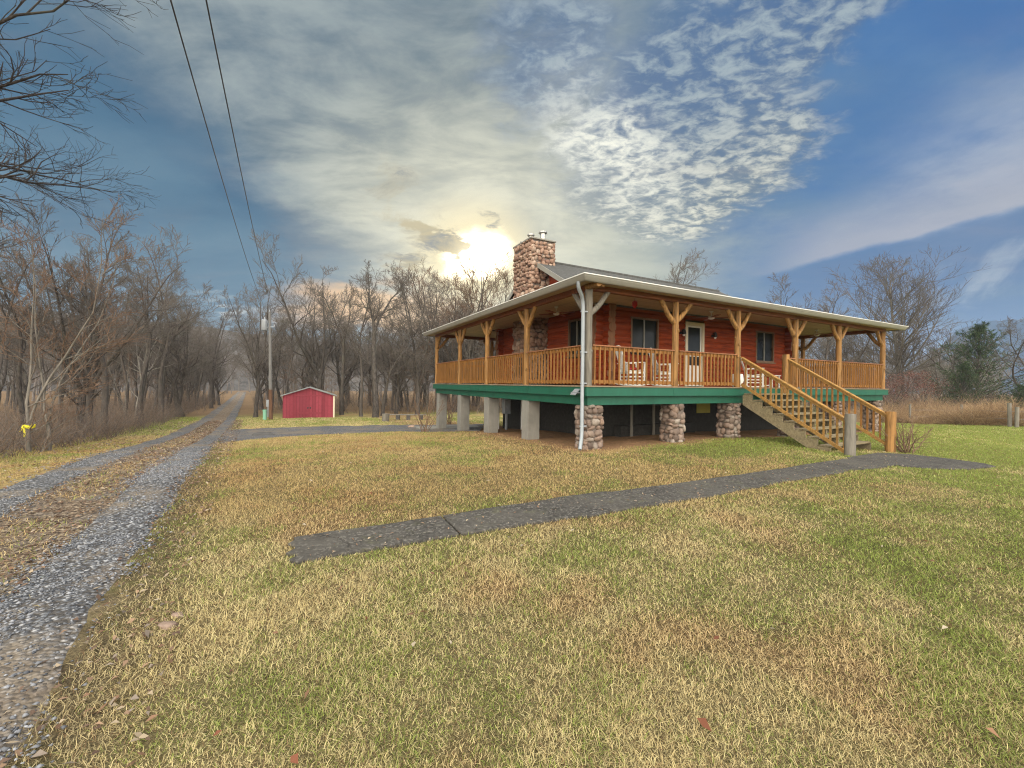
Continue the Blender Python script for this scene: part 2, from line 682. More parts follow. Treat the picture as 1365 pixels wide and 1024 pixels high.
YELLOW = m_paint('yellow_ribbon', (0.85, 0.75, 0.03), 0.6, 0, 0.1)
LIT_GAP = m_paint('yellow_panel', (0.33, 0.27, 0.035), 0.6, 0, 0.4)
CUSHION = m_paint('red_cushion', (0.40, 0.03, 0.03), 0.85, 0, 0.3)
REDFAN = m_wood('fan_blade', (0.22, 0.05, 0.03), 0.3, 'x', 0.4)
POLEW = m_wood('pole_wood', (0.21, 0.205, 0.195), 0.3, 'z', 0.85)
POLEBR = m_wood('pole_base', (0.16, 0.085, 0.05), 0.4, 'z', 0.9)
WIRE = m_paint('cable', (0.03, 0.03, 0.032), 0.6, 0, 0.1)
ROCK = m_concrete('rock', (0.10, 0.095, 0.09), 0.1, 6)


def m_glass():
    m, e, b, tc = material('dark_glass')
    n = e.noise(tc.outputs['Object'], 1.2, 3)
    finish(e, b, e.mix(e.ss(n, 0.4, 0.7), (0.010, 0.012, 0.011), (0.022, 0.024, 0.022)), 0.15, None, 0, 0.14)
    return m


GLASS = m_glass()


# ------------------------------------------------------------------ sky
def azel(px, py):
    u, v = ray(px, py)
    return math.atan(u), math.atan(v / math.sqrt(1 + u * u))


SUN_AZ, SUN_EL = azel(634, 343)
EXPO = 0.12


def build_world():
    w = bpy.data.worlds.new('World')
    sc.world = w
    w.use_nodes = True
    nt = w.node_tree
    nt.nodes.clear()
    e = Nd(nt)
    out = e.new('ShaderNodeOutputWorld')
    bg = e.new('ShaderNodeBackground')
    nt.links.new(bg.outputs[0], out.inputs[0])
    tc = e.new('ShaderNodeTexCoord')
    D = tc.outputs['Generated']
    sp = e.new('ShaderNodeSeparateXYZ')
    nt.links.new(D, sp.inputs[0])
    x, y, z = sp.outputs
    az = e.m('ARCTAN2', x, y)
    el = e.m('ARCSINE', z)
    # cloud plane coordinates
    zz = e.m('ADD', e.m('MAXIMUM', z, 0.0), 0.16)
    cv = e.new('ShaderNodeCombineXYZ')
    e.put(cv.inputs[0], e.m('DIVIDE', x, zz))
    e.put(cv.inputs[1], e.m('DIVIDE', y, zz))
    P = cv.outputs[0]
    # warped angles for ragged edges
    w1 = e.sub(e.noise(P, 1.1, 6, 0.6), 0.5)
    w2 = e.sub(e.noise(e.scale(P, (1, 1, 1), (0, 0, 1.3)), 1.4, 6, 0.6), 0.5)
    w3 = e.sub(e.noise(P, 5.0, 5, 0.65), 0.5)
    azw = e.add(az, e.add(e.mul(w1, 0.34), e.mul(w3, 0.10)))
    elw = e.add(el, e.add(e.mul(w2, 0.22), e.mul(w3, 0.07)))

    def blob(px, py, ra, re, rot=0, inner=0.0, warp=True):
        a0, e0 = azel(px, py)
        A = e.sub(azw if warp else az, a0)
        E = e.sub(elw if warp else el, e0)
        c, s = math.cos(R(rot)), math.sin(R(rot))
        p = e.add(e.mul(A, c / R(ra)), e.mul(E, s / R(ra)))
        q = e.add(e.mul(A, -s / R(re)), e.mul(E, c / R(re)))
        d = e.m('SQRT', e.add(e.mul(p, p), e.mul(q, q)))
        return e.ss(d, 1.0, inner)

    mx = lambda a, b: e.m('MAXIMUM', a, b)

    def half(p0, p1, w, warp=1.0):
        """1 to the right of the line p0 -> p1 (photo points, going down the sky), soft over w radians"""
        a0, e0 = azel(*p0)
        a1, e1 = azel(*p1)
        L = math.hypot(a1 - a0, e1 - e0)
        nx, ny = -(e1 - e0) / L, (a1 - a0) / L
        A = e.sub(e.add(az, e.mul(e.sub(azw, az), warp)), a0)
        E = e.sub(e.add(el, e.mul(e.sub(elw, el), warp)), e0)
        return e.ss(e.add(e.mul(A, nx), e.mul(E, ny)), -w, w)
    # --- clear sky
    sky = e.new('ShaderNodeTexSky', sky_type='NISHITA')
    sky.sun_disc = False
    sky.sun_elevation = SUN_EL
    sky.sun_rotation = SUN_AZ % (2 * math.pi)
    sky.air_density = 1.0
    sky.dust_density = 0.6
    sky.ozone_density = 2.0
    nish = e.mix(1.0, sky.outputs[0], (0.020, 0.022, 0.025), 'MULTIPLY')
    right = e.ss(az, -0.4, 0.8)
    low = e.ss(el, 0.55, 0.04)
    base = e.mix(right, lin(60, 104, 134), lin(54, 106, 163))
    base = e.mix(e.mul(low, 0.8), base, e.mix(right, lin(98, 132, 154), lin(92, 132, 172)))
    base = e.mix(0.03, base, nish, 'ADD')
    # dark soft bank left of the sun
    bank = mx(blob(420, 300, 15, 7, -28), mx(blob(250, 190, 15, 6, -35), blob(500, 345, 9, 6, -10)))
    base = e.mix(e.mul(bank, 0.9), base, lin(42, 88, 124))
    bn = e.noise(e.scale(P, (1.0, 2.0, 1), (0, 0, 0.75)), 1.2, 4, 0.5)
    base = e.mix(e.mul(e.ss(bn, 0.42, 0.72), 0.36), base, lin(112, 142, 160))
    base = e.mix(e.mul(e.mul(e.ss(bn, 0.5, 0.25), 0.4), e.ss(az, 0.1, -0.4)), base, lin(52, 90, 122))
    # --- broad grey-cream sheet from the top of the sky down to the sun
    sd = e.m('SQRT', e.add(e.m('POWER', e.mul(e.sub(az, SUN_AZ), 0.8), 2.0), e.m('POWER', e.sub(el, SUN_EL), 2.0)))
    near = e.ss(sd, 0.55, 0.02)
    sheet = e.mul(half((150, 60), (580, 410), 0.085, 0.9), e.ss(azw, 0.62, 0.12))
    sn = e.noise(e.scale(P, (1.2, 2.4, 1), (0, 0, 0.6)), 1.5, 7, 0.6, 0.5)
    sn2 = e.noise(e.scale(P, (1.0, 1.6, 1), (0, 0, 0.6)), 4.0, 5, 0.6, 0.6)
    sf = e.add(e.mul(sn, 0.7), e.mul(sn2, 0.3))
    scol = e.mix(e.ss(sf, 0.36, 0.62), lin(92, 114, 130), lin(150, 162, 165))
    scol = e.mix(e.ss(sd, 0.48, 0.08), scol, e.mix(e.ss(sf, 0.36, 0.62), lin(156, 162, 154), lin(214, 214, 194)))
    c = e.mix(e.mul(sheet, e.ss(sf, 0.25, 0.5, 0.72, 1.0)), base, scol)
    # pale yellow low sky right of the sun
    c = e.mix(e.mul(blob(850, 345, 20, 8, -8, 0.0), 0.65), c, lin(192, 196, 178))
    # --- mottled altocumulus
    alto = mx(mx(blob(920, 135, 23, 14, 18, 0.2), blob(945, 225, 16, 7.5, 14, 0.15)), mx(blob(850, 245, 15, 8, 6, 0.15), mx(blob(1040, 50, 19, 9, 22, 0.3), e.mul(blob(740, 70, 19, 11, 0, 0.1), 0.55))))
    an = e.noise(e.scale(P, (1.0, 1.5, 1), (0, 0, 0.5)), 10.5, 6, 0.60, 0.6)
    a2 = e.noise(e.scale(P, (1.0, 1.4, 1), (0, 0, 0.35)), 25.0, 4, 0.6, 0.5)
    a3 = e.noise(P, 2.4, 4, 0.55)
    am = e.add(e.mul(an, 0.52), e.add(e.mul(a2, 0.36), e.mul(a3, 0.12)))
    puff = e.ss(am, 0.34, 0.55)
    lowalto = e.ss(el, 0.62, 0.30)
    acol = e.mix(e.ss(am, 0.42, 0.62), e.mix(lowalto, lin(84, 112, 146), lin(126, 140, 146)), e.mix(lowalto, lin(152, 168, 178), lin(222, 221, 205)))
    under = e.mix(lowalto, lin(74, 104, 146), lin(112, 130, 142))
    am_ = e.mul(e.ss(alto, 0.0, 0.22), e.ss(e.add(alto, e.mul(e.sub(an, 0.5), 0.9)), 0.05, 0.8))
    c = e.mix(e.mul(am_, 0.75), c, under)
    c = e.mix(e.mul(am_, puff), c, acol)
    # bright patch where the mottled cloud thins towards the sun
    c = e.mix(e.mul(e.mul(blob(815, 195, 15, 7.5, -38, 0.0), e.ss(am, 0.34, 0.60)), 1.0), c, lin(244, 244, 230))
    # --- right: pale veil with a hard lower edge, and low streaks
    vn = e.noise(P, 1.6, 6, 0.6)
    c = e.mix(e.mul(e.mul(blob(1300, 225, 15, 10, 12, 0.0), e.ss(vn, 0.32, 0.62)), 0.85), c, lin(160, 172, 190))
    c = e.mix(e.mul(blob(1180, 140, 9, 7, 60), e.mul(e.ss(e.noise(P, 2.2, 5), 0.4, 0.7), 0.5)), c, lin(112, 150, 186))
    a1, e1 = azel(1365, 272)
    a0, e0 = azel(1030, 366)
    sl = (e1 - e0) / (a1 - a0)
    line = e.sub(e.add(el, e.mul(w2, 0.05)), e.add(e.mul(e.sub(az, a0), sl), e0))
    fade = e.mul(e.ss(az, 0.48, 0.66), e.ss(az, 1.7, 1.2))
    edge = e.mul(e.mul(e.ss(line, -0.006, 0.008), e.ss(line, 0.13, 0.0)), fade)
    c = e.mix(e.mul(edge, 0.6), c, lin(184, 182, 186))
    below = e.mul(e.mul(e.ss(line, 0.004, -0.012), e.ss(line, -0.16, -0.05)), fade)
    c = e.mix(e.mul(below, 0.7), c, lin(78, 114, 156))
    st = e.noise(e.scale(e.scale(P, (1, 1, 1), (0, 0, -0.9)), (0.5, 3.0, 1)), 1.6, 6, 0.6)
    streak = e.mul(e.ss(st, 0.46, 0.66), blob(1330, 352, 13, 3.6, 14, 0.1))
    c = e.mix(e.mul(streak, 0.55), c, lin(170, 182, 194))
    # --- warm horizon glow left of the house
    gn = e.noise(e.scale(P, (0.7, 2, 1)), 2.0, 5)
    glow = e.ss(e.add(blob(520, 412, 19, 5.2, 2, 0.0), e.mul(e.sub(gn, 0.5), 0.6)), 0.0, 0.9)
    c = e.mix(e.mul(glow, 0.9), c, lin(236, 190, 138))
    c = e.mix(e.mul(e.mul(blob(300, 408, 7, 1.0, -10), e.ss(gn, 0.45, 0.6)), 0.7), c, lin(196, 202, 204))
    # --- sun glow behind thin cloud
    c = e.mix(e.mul(e.ss(sd, 0.40, 0.0), 0.5), c, lin(240, 236, 214))
    c = e.mix(e.ss(sd, 0.16, 0.04), c, lin(255, 240, 196))
    core = e.m('POWER', e.ss(e.add(sd, e.add(e.mul(w2, 0.12), e.mul(w3, 0.05))), 0.082, 0.0), 1.4)
    c = e.mix(1.0, c, e.mix(core, (0, 0, 0), (7.0, 6.0, 4.2)), 'ADD')
    dk = e.noise(e.scale(P, (1, 1.2, 1), (0, 0, 0.4)), 3.2, 7, 0.68, 0.5)
    dblob = mx(mx(mx(blob(566, 304, 7.5, 3.2, -32, 0.2), e.mul(blob(545, 285, 12, 6, -35, 0.1), 0.42)), blob(602, 330, 4.5, 2.0, 10, 0.2)), mx(e.mul(blob(656, 292, 3.2, 1.2, -55, 0.0), 0.28), e.mul(blob(545, 352, 6, 2.0, -6, 0), 0.7)))
    dmask = e.ss(e.add(dblob, e.mul(e.sub(dk, 0.5), 2.6)), 0.05, 0.7)
    dmask = e.mul(dmask, e.ss(dblob, 0.0, 0.22))
    c = e.mix(e.mul(dmask, 0.92), c, e.mix(e.ss(dk, 0.45, 0.7), lin(196, 184, 150), lin(124, 136, 150)))
    # --- sky behind and overhead: unseen, lifted and warmed to light the house and lawn
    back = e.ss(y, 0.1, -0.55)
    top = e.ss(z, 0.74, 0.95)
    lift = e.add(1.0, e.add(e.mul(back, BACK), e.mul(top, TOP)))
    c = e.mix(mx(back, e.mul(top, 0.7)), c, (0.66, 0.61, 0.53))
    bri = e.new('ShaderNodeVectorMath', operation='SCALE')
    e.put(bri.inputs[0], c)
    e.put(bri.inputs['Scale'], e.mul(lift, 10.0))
    nt.links.new(bri.outputs[0], bg.inputs[0])
    bg.inputs[1].default_value = 0.1
    w.cycles.sampling_method = 'MANUAL'
    w.cycles.sample_map_resolution = 1024


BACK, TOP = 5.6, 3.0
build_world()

sl = bpy.data.lights.new('sun', 'SUN')
sl.energy = 1.4
sl.angle = R(14)
sl.color = (1.0, 0.86, 0.64)
so = bpy.data.objects.new('sun', sl)
COL.objects.link(so)
sd_ = Vector((math.sin(SUN_AZ) * math.cos(SUN_EL), math.cos(SUN_AZ) * math.cos(SUN_EL), math.sin(SUN_EL)))
so.rotation_euler = sd_.to_track_quat('Z', 'Y').to_euler()
so.location = sd_ * 50

# ------------------------------------------------------------------ ground
TRACKS = ((-2.95, -2.2), (-1.5, -0.82))


def track_edges(k, s):
    """left and right edge (road-normal) of wheel track k at distance s along the drive"""
    a, b = TRACKS[k]
    wob = 0.12 * (vnoise(s, 0 * s + k * 9, 0.9, 11) - 0.5) + 0.10 * (fbm(s, 0 * s + k * 5, 3.2, 12, 4) - 0.5)
    wob2 = 0.12 * (vnoise(s, 0 * s + k * 9 + 3, 1.0, 13) - 0.5) + 0.11 * (fbm(s, 0 * s + k, 3.5, 14, 4) - 0.5)
    return a + wob, b + wob2


PATH_T0, PATH_T1, PATH_S0 = 3.2, 3.88, -6.05       # house-frame strip in front of the porch


PAD = []


def on_path(x, y):
    s, w = wh(x, y)
    j = 0.10 * (vnoise(s, w, 4.0, 19) - 0.5)
    a = (s > PATH_S0 + 0.03) & (s < 6.6) & (w < -PATH_T0 - 0.05 + j) & (w > -PATH_T1 + 0.06 + j)
    b = np.zeros(np.shape(s), bool)
    if PAD:
        n = len(PAD)
        for k in range(n):
            (x0, y0), (x1, y1) = PAD[k], PAD[(k + 1) % n]
            if y0 == y1: continue
            b ^= ((y0 > w) != (y1 > w)) & (s < (x1 - x0) * (w - y0) / (y1 - y0) + x0)
    return a | b


def under_house(x, y, m=0.0):
    s, w = wh(x, y)
    return (s > m) & (s < DX - m) & (w > m) & (w < DY - m)


# gravel spur behind the lawn, as a band between two ground lines
SP_N = [at(*p) for p in ((292, 592), (330, 587), (380, 583), (430, 580), (480, 578), (530, 576), (575, 577), (640, 575))]
SP_F = [at(*p) for p in ((302, 574), (340, 572), (390, 570), (440, 569), (490, 568), (540, 567), (580, 567), (645, 566))]


def spur_mask(x, y):
    u = x / np.maximum(y, 0.1)
    un = [p[0] / p[1] for p in SP_N]
    yn = np.interp(u, un, [p[1] for p in SP_N])
    uf = [p[0] / p[1] for p in SP_F]
    yf = np.interp(u, uf, [p[1] for p in SP_F])
    return (u > un[0]) & (u < un[-1]) & (y > yn) & (y < yf)


TAN = np.array((0.42, 0.325, 0.15))
STRAW = np.array((0.60, 0.50, 0.26))
GRN = np.array((0.15, 0.20, 0.04))
LGRN = np.array((0.31, 0.325, 0.085))
BRN = np.array((0.20, 0.125, 0.065))
RUS = np.array((0.40, 0.22, 0.105))
DIRT = np.array((0.32, 0.175, 0.095))


def dead_zone(x, y):
    """browner, drier turf between the path and the house"""
    return sstep(y - 0.15 * x, 3.9, 6.2) * (1 - sstep(x, 5, 9)) * (1 - sstep(y - 0.5 * x, 22, 27))


def lawn(x, y):
    """patch colour of the lawn and how green it is"""
    x = np.asarray(x, float)
    y = np.asarray(y, float)
    s, w = wh(x, y)
    n1 = fbm(x, y, 0.55, 21)
    n2 = fbm(x, y, 1.7, 31)
    n3 = fbm(x, y, 4.5, 41)
    right = sstep(x - 0.25 * y, 0.2, 5.0)
    g = 0.20 + 0.56 * right + 1.1 * (n1 - 0.5) + 1.1 * (n2 - 0.5) + 0.8 * (n3 - 0.5)
    g = g + 0.8 * sstep(s, 0.9, 2.6) * sstep(w, -2.3, -1.1) * sstep(-w, -3.0, 0.2) * (1 - sstep(s, 10, 13))     # greener strip by the front piers
    g = g + 0.30 * sstep(x, 9, 13) * (1 - sstep(y, 22, 26)) * sstep(y, 4, 8)
    g = g + 0.25 * sstep(-rn(x, y), 2.9, 3.4)                                          # verge left of the drive
    g = g + 0.30 * sstep(y - 0.5 * x, 26, 34)                                           # strip by the shed
    g = g - 0.18 * sstep(y, 4.0, 7.0) * (1 - sstep(x, 3, 7)) * (1 - sstep(y, 16, 20))
    g = g + 0.28 * sstep(-rn(x, y), 0.15, 0.75) * (1 - sstep(-rn(x, y), 0.9, 1.0)) * sstep(n2, 0.45, 0.6)
    g = np.clip(g, 0, 1)[..., None]
    base = TAN * (1 - n2[..., None]) + STRAW * n2[..., None]
    ru = sstep(fbm(x, y, 1.3, 51), 0.55, 0.68)[..., None]
    base = base * (1 - 0.7 * ru) + RUS * 0.7 * ru
    base = base * (1 - dead_zone(x, y)[..., None] * np.array((0.20, 0.27, 0.36)))
    gc = LGRN * (1 - n3[..., None]) + GRN * n3[..., None]
    c = base * (1 - g) + gc * g
    d = under_house(x, y, -0.15)
    dn = (sstep(w, -0.7, 0.2) * sstep(s, -1.4, 0.0) * (1 - sstep(s, 3.0, 5.0)))[..., None] * 0.7
    c = c * (1 - dn) + DIRT * dn
    c = np.where(d[..., None], DIRT * (0.75 + 0.4 * n3[..., None]), c)
    rr_ = rn(x, y)
    ed = (sstep(rr_, -1.1, -0.9) * (1 - sstep(rr_, -0.75, -0.35)))[..., None] * 0.75
    c = c * (1 - ed) + np.array((0.17, 0.135, 0.10)) * (0.7 + 0.6 * n3[..., None]) * ed
    # woodland floor
    wood = np.maximum(sstep(-rn(x, y), 4.0, 5.0), sstep(y - 0.5 * x, 43, 49))[..., None]
    c = c * (1 - wood) + (np.array((0.19, 0.115, 0.066)) * (0.7 + 0.7 * n2[..., None])) * wood
    return c, g[..., 0]


def graded(lo, hi, near, step, n):
    a = np.arange(-near, near + step, step)
    k = np.linspace(0, 1, n)[1:]
    e1 = near + (hi - near) * k ** 3.2
    e0 = -near - (-lo - near) * k ** 3.2
    return np.concatenate([e0[::-1], a, e1])


gx = graded(-3500, 3500, 22, 0.22, 70)
gy = graded(-3500, 3500, 26, 0.22, 70)
XX, YY = np.meshgrid(gx, gy)
ZZ = G(XX, YY)
nx, ny = len(gx), len(gy)
V = np.stack([XX, YY, ZZ], -1).reshape(-1, 3)
i = np.arange(nx - 1)
j = np.arange(ny - 1)
I, J = np.meshgrid(i, j)
q0 = (J * nx + I).ravel()
Q = np.stack([q0, q0 + 1, q0 + nx + 1, q0 + nx], -1)
cg, _ = lawn(V[:, 0], V[:, 1])
# soil colour darkened nearby: shade in the gaps between blades painted in
gap_shade = 0.30 + 0.70 * sstep(np.hypot(V[:, 0], V[:, 1]), 9, 22)
gap_shade = np.where((rn(V[:, 0], V[:, 1]) < -0.9) | under_house(V[:, 0], V[:, 1], -0.4), 1.0, gap_shade)
cg = cg * gap_shade[:, None]
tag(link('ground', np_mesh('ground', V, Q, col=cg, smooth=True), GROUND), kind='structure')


def ribbon(name, L, Rr, mat, lift, nacross=6, kind='structure', parent=None, crown=0.0):
    """sheet between two ground polylines, lying just above the ground"""
    L = np.asarray(L)
    Rr = np.asarray(Rr)
    t = np.linspace(0, 1, nacross + 1)[None, :, None]
    P = L[:, None, :] * (1 - t) + Rr[:, None, :] * t
    d = np.hypot(P[..., 0], P[..., 1])
    z = G(P[..., 0], P[..., 1]) + lift + 0.0012 * d + crown * np.sin(np.pi * t[..., 0])
    z[:, 0] -= lift + 0.012
    z[:, -1] -= lift + 0.012
    V = np.concatenate([P, z[..., None]], -1).reshape(-1, 3)
    n, m = P.shape[:2]
    a = (np.arange(n - 1)[:, None] * m + np.arange(m - 1)[None]).ravel()
    o = link(name, np_mesh(name, V, np.stack([a, a + 1, a + m + 1, a + m], -1), smooth=True), mat, parent)
    if kind: o['kind'] = kind
    return o


ss_ = np.concatenate([np.arange(-4, 16, 0.06), np.arange(16, 40, 0.25), np.arange(40, 150, 2.0)])


def road_pts(nrm, s):
    return np.stack([RD[0] * s + RN[0] * nrm, RD[1] * s + RN[1] * nrm], -1)


mid_l, mid_r = track_edges(0, ss_)[0] + 0.05, track_edges(1, ss_)[1] - 0.04
ribbon('driveway', road_pts(mid_l, ss_), road_pts(mid_r, ss_), LITTER, 0.006, 10)
for k in (0, 1):
    a, b = track_edges(k, ss_)
    ribbon('driveway_track', road_pts(a, ss_), road_pts(b, ss_), GRAVEL, 0.014, 6)


def dens(pts, n):
    pts = np.asarray(pts)
    t = np.linspace(0, len(pts) - 1, n)
    k = np.minimum(t.astype(int), len(pts) - 2)
    f = (t - k)[:, None]
    return pts[k] * (1 - f) + pts[k + 1] * f


nn = 90
spn, spf = dens(SP_N, nn), dens(SP_F, nn)
jit = 0.5 * (vnoise(np.arange(nn), np.zeros(nn), 0.35, 15) - 0.5)
spn = spn + np.stack([0 * jit, jit], -1)
jit2 = 0.9 * (vnoise(np.arange(nn), np.zeros(nn), 0.35, 16) - 0.5)
spf = spf + np.stack([0 * jit2, jit2], -1)
ribbon('gravel_spur', spn, spf, GRAVEL, 0.02, 8)

# ---- garden path: slabs with joints
mb = MB()


def path_slab(poly, th=0.045):
    n = len(poly)
    V = []
    for (x, y) in poly:
        V.append((x, y, float(G(x, y)) - 0.05))
    for (x, y) in poly:
        V.append((x, y, float(G(x, y)) + th))
    mb.add(V, [tuple(range(n, 2 * n))] + [(k, (k + 1) % n, n + (k + 1) % n, n + k) for k in range(n)])


e_t = lambda q: -PATH_T0 - 0.05 * math.sin(q * 0.9) + 0.07 * (float(fbm(q, 0 * q, 2.2, 17, 4)) - 0.5) + (0.06 if q < -2 else 0)
e_b = lambda q: -PATH_T1 + 0.13 * (float(fbm(q, 0 * q + 3, 1.8, 24, 4)) - 0.5) + (0.05 if q < -3 else 0)
for (s0, s1) in ((-6.05, -4.55), (-4.53, -0.9), (-0.892, 2.6), (2.608, 5.0)):
    k = max(5, int((s1 - s0) / 0.09))
    q = [s0 + (s1 - s0) * t / k for t in range(k + 1)]
    lo = [hw(t, e_b(t)) for t in q]
    hi = [hw(t, e_t(t)) for t in reversed(q)]
    if s0 < -6:
        hi = hi + [hw(s0 + 0.05 * math.sin(t * 2.3) - 0.02 * (t % 2), e_t(s0) + (e_b(s0) - e_t(s0)) * t / 8) for t in range(1, 8)]
    path_slab(lo + hi, 0.03)
pad = [(5.008, -3.95)] + [wh(*at(*p)) for p in ((1240, 626), (1290, 627), (1328, 623.5), (1312, 619.5), (1260, 612.5), (1215, 607.5), (1170, 605), (1125, 612))] + [(5.008, -3.2)]
path_slab([hw(*p) for p in pad], 0.03)
PAD += [(float(p[0]), float(p[1])) for p in pad]

pth = mb.build('path', PATH, bevel=0.012)
tag(pth, kind='structure')

# slab under the back of the left porch
mb = MB()
zs = float(G(-3.5, 20.2))
V = [hw(*p) for p in ((-0.75, 9.6), (2.3, 9.6), (2.3, 12.9), (-0.75, 12.9))]
mb.add([(x, y, zs - 0.4) for x, y in V] + [(x, y, zs + 0.06) for x, y in V], [(4, 5, 6, 7), (0, 1, 5, 4), (1, 2, 6, 5), (2, 3, 7, 6), (3, 0, 4, 7)])
tag(mb.build('patio_slab', CONC), kind='structure')

# ---- hills
def hill(name, az0, az1, dist, prof, mat, depth, seed, n=160):
    A = np.linspace(az0, az1, n)
    rows = []
    hgt = np.interp(A, [p[0] for p in prof], [p[1] for p in prof])
    hgt = hgt * (1 + 0.10 * (fbm(A * 30, A * 0, 0.5, seed) - 0.5)) + hgt * 0.03 * (vnoise(A * 400, A * 0, 0.7, seed + 7) - 0.5)
    for t in np.linspace(0, 1, 14):
        rr = dist + depth * t
        rows.append(np.stack([np.sin(A) * rr, np.cos(A) * rr, -3 + (hgt + 3) * np.sin(np.pi / 2 * min(1, t * 1.25)) ** 1.3 * (1 if t < 0.8 else 1 - 0.3 * (t - 0.8) / 0.2)], -1))
    P = np.array(rows)
    m_, n_ = P.shape[:2]
    a = (np.arange(m_ - 1)[:, None] * n_ + np.arange(n_ - 1)[None]).ravel()
    return tag(link(name, np_mesh(name, P.reshape(-1, 3), np.stack([a, a + 1, a + n_ + 1, a + n_], -1), smooth=True), mat), kind='structure')


def m_hill(name, c0, c1, sc):
    m, e, b, tc = material(name)
    n = e.noise(e.scale(tc.outputs['Object'], (1, 1, 0.35)), sc, 7, 0.75)
    n2 = e.noise(tc.outputs['Object'], sc * 0.12, 4)
    cc = e.mix(e.ss(n, 0.35, 0.68), c0, c1)
    cc = e.mix(e.mul(e.ss(n2, 0.4, 0.7), 0.4), cc, mul3(c1, 1.3))
    finish(e, b, cc, 1.0, e.bump(n, 1.0, 1.5), 0, 0.0)
    return m


HILLM = m_hill('wooded_hill', (0.075, 0.07, 0.068), (0.15, 0.14, 0.13), 0.3)
MOUNT = m_hill('haze_blue_ridge', (0.022, 0.05, 0.10), (0.032, 0.07, 0.13), 0.02)  # distance haze painted into the ridge as a blue base colour
hill('hill', -1.25, 0.25, 170, [(-1.25, 34), (-0.8, 30), (-0.5, 26), (-0.2, 22), (0.1, 12), (0.25, 3)], HILLM, 120, 61)
hill('mountain', 0.62, 1.3, 430, [(0.62, 4), (0.72, 10), (0.775, 22), (0.82, 53), (0.85, 57), (0.92, 58), (1.1, 56), (1.3, 50)], MOUNT, 110, 71)

# ------------------------------------------------------------------ branch growing (numpy)
def nrm(v): return v / np.maximum(np.linalg.norm(v, axis=-1, keepdims=True), 1e-9)


def grow(rng, P, D, L, Rd, n, wander, trop, taper):
    K = len(P)
    pts = np.zeros((K, n + 1, 3))
    rad = np.zeros((K, n + 1))
    pts[:, 0] = P
    rad[:, 0] = Rd
    d = D.copy()
    p = P.copy()
    up = np.array([0, 0, 1.0])
    for i in range(n):
        d = nrm(d + rng.normal(0, wander, (K, 3)) + up * trop)
        p = p + d * (L / n)[:, None]
        pts[:, i + 1] = p
        rad[:, i + 1] = Rd * (1 - (i + 1) / n * (1 - taper))
    return pts, rad


def spawn(rng, pts, rad, L, nc, t0, t1, a0, a1, frac, lt, rfrac, rmax):
    K, n1 = rad.shape
    n = n1 - 1
    t = t0 + (t1 - t0) * (np.arange(nc)[None, :] + rng.uniform(0, 1, (K, nc))) / nc
    t = np.clip(t, 0, 0.999)
    idx = np.minimum((t * n).astype(int), n - 1)
    f = (t * n - idx)
    k = np.arange(K)[:, None]
    A, B = pts[k, idx], pts[k, idx + 1]
    P = A + (B - A) * f[..., None]
    r = rad[k, idx] * (1 - f) + rad[k, idx + 1] * f
    d = nrm(B - A)
    rv = rng.normal(0, 1, d.shape)
    perp = nrm(rv - (rv * d).sum(-1, keepdims=True) * d)
    a = np.radians(rng.uniform(a0, a1, t.shape))[..., None]
    D = d * np.cos(a) + perp * np.sin(a)
    Lc = L[:, None] * frac * (1 - lt * t) * rng.uniform(0.65, 1.2, t.shape)
    Rc = np.minimum(r * rfrac, rmax)
    return P.reshape(-1, 3), D.reshape(-1, 3), Lc.ravel(), Rc.ravel()


def tubes(pts, rad, sides):
    K, n1 = rad.shape
    T = np.empty_like(pts)
    T[:, 1:-1] = pts[:, 2:] - pts[:, :-2]
    T[:, 0] = pts[:, 1] - pts[:, 0]
    T[:, -1] = pts[:, -1] - pts[:, -2]
    T = nrm(T)
    ref = np.where(np.abs(T[:, :1, 2:3]) > 0.85, np.array([1.0, 0.1, 0]), np.array([0, 0.1, 1.0]))
    ref = np.broadcast_to(ref, T.shape)
    A = nrm(np.cross(T, ref))
    B = np.cross(A, T)
    an = 2 * np.pi * np.arange(sides) / sides
    ring = A[:, :, None] * np.cos(an)[None, None, :, None] + B[:, :, None] * np.sin(an)[None, None, :, None]
    V = pts[:, :, None] + ring * rad[:, :, None, None]
    base = (np.arange(K) * n1 * sides)[:, None, None]
    i = np.arange(n1 - 1)[None, :, None]
    k = np.arange(sides)[None, None, :]
    k2 = (k + 1) % sides
    q = np.stack([base + i * sides + k, base + i * sides + k2, base + (i + 1) * sides + k2, base + (i + 1) * sides + k], -1)
    return V.reshape(-1, 3), q.reshape(-1, 4)


def merge(parts):
    Vs, Qs, o = [], [], 0
    for v, q in parts:
        Vs.append(v)
        Qs.append(q + o)
        o += len(v)
    return np.concatenate(Vs), np.concatenate(Qs)


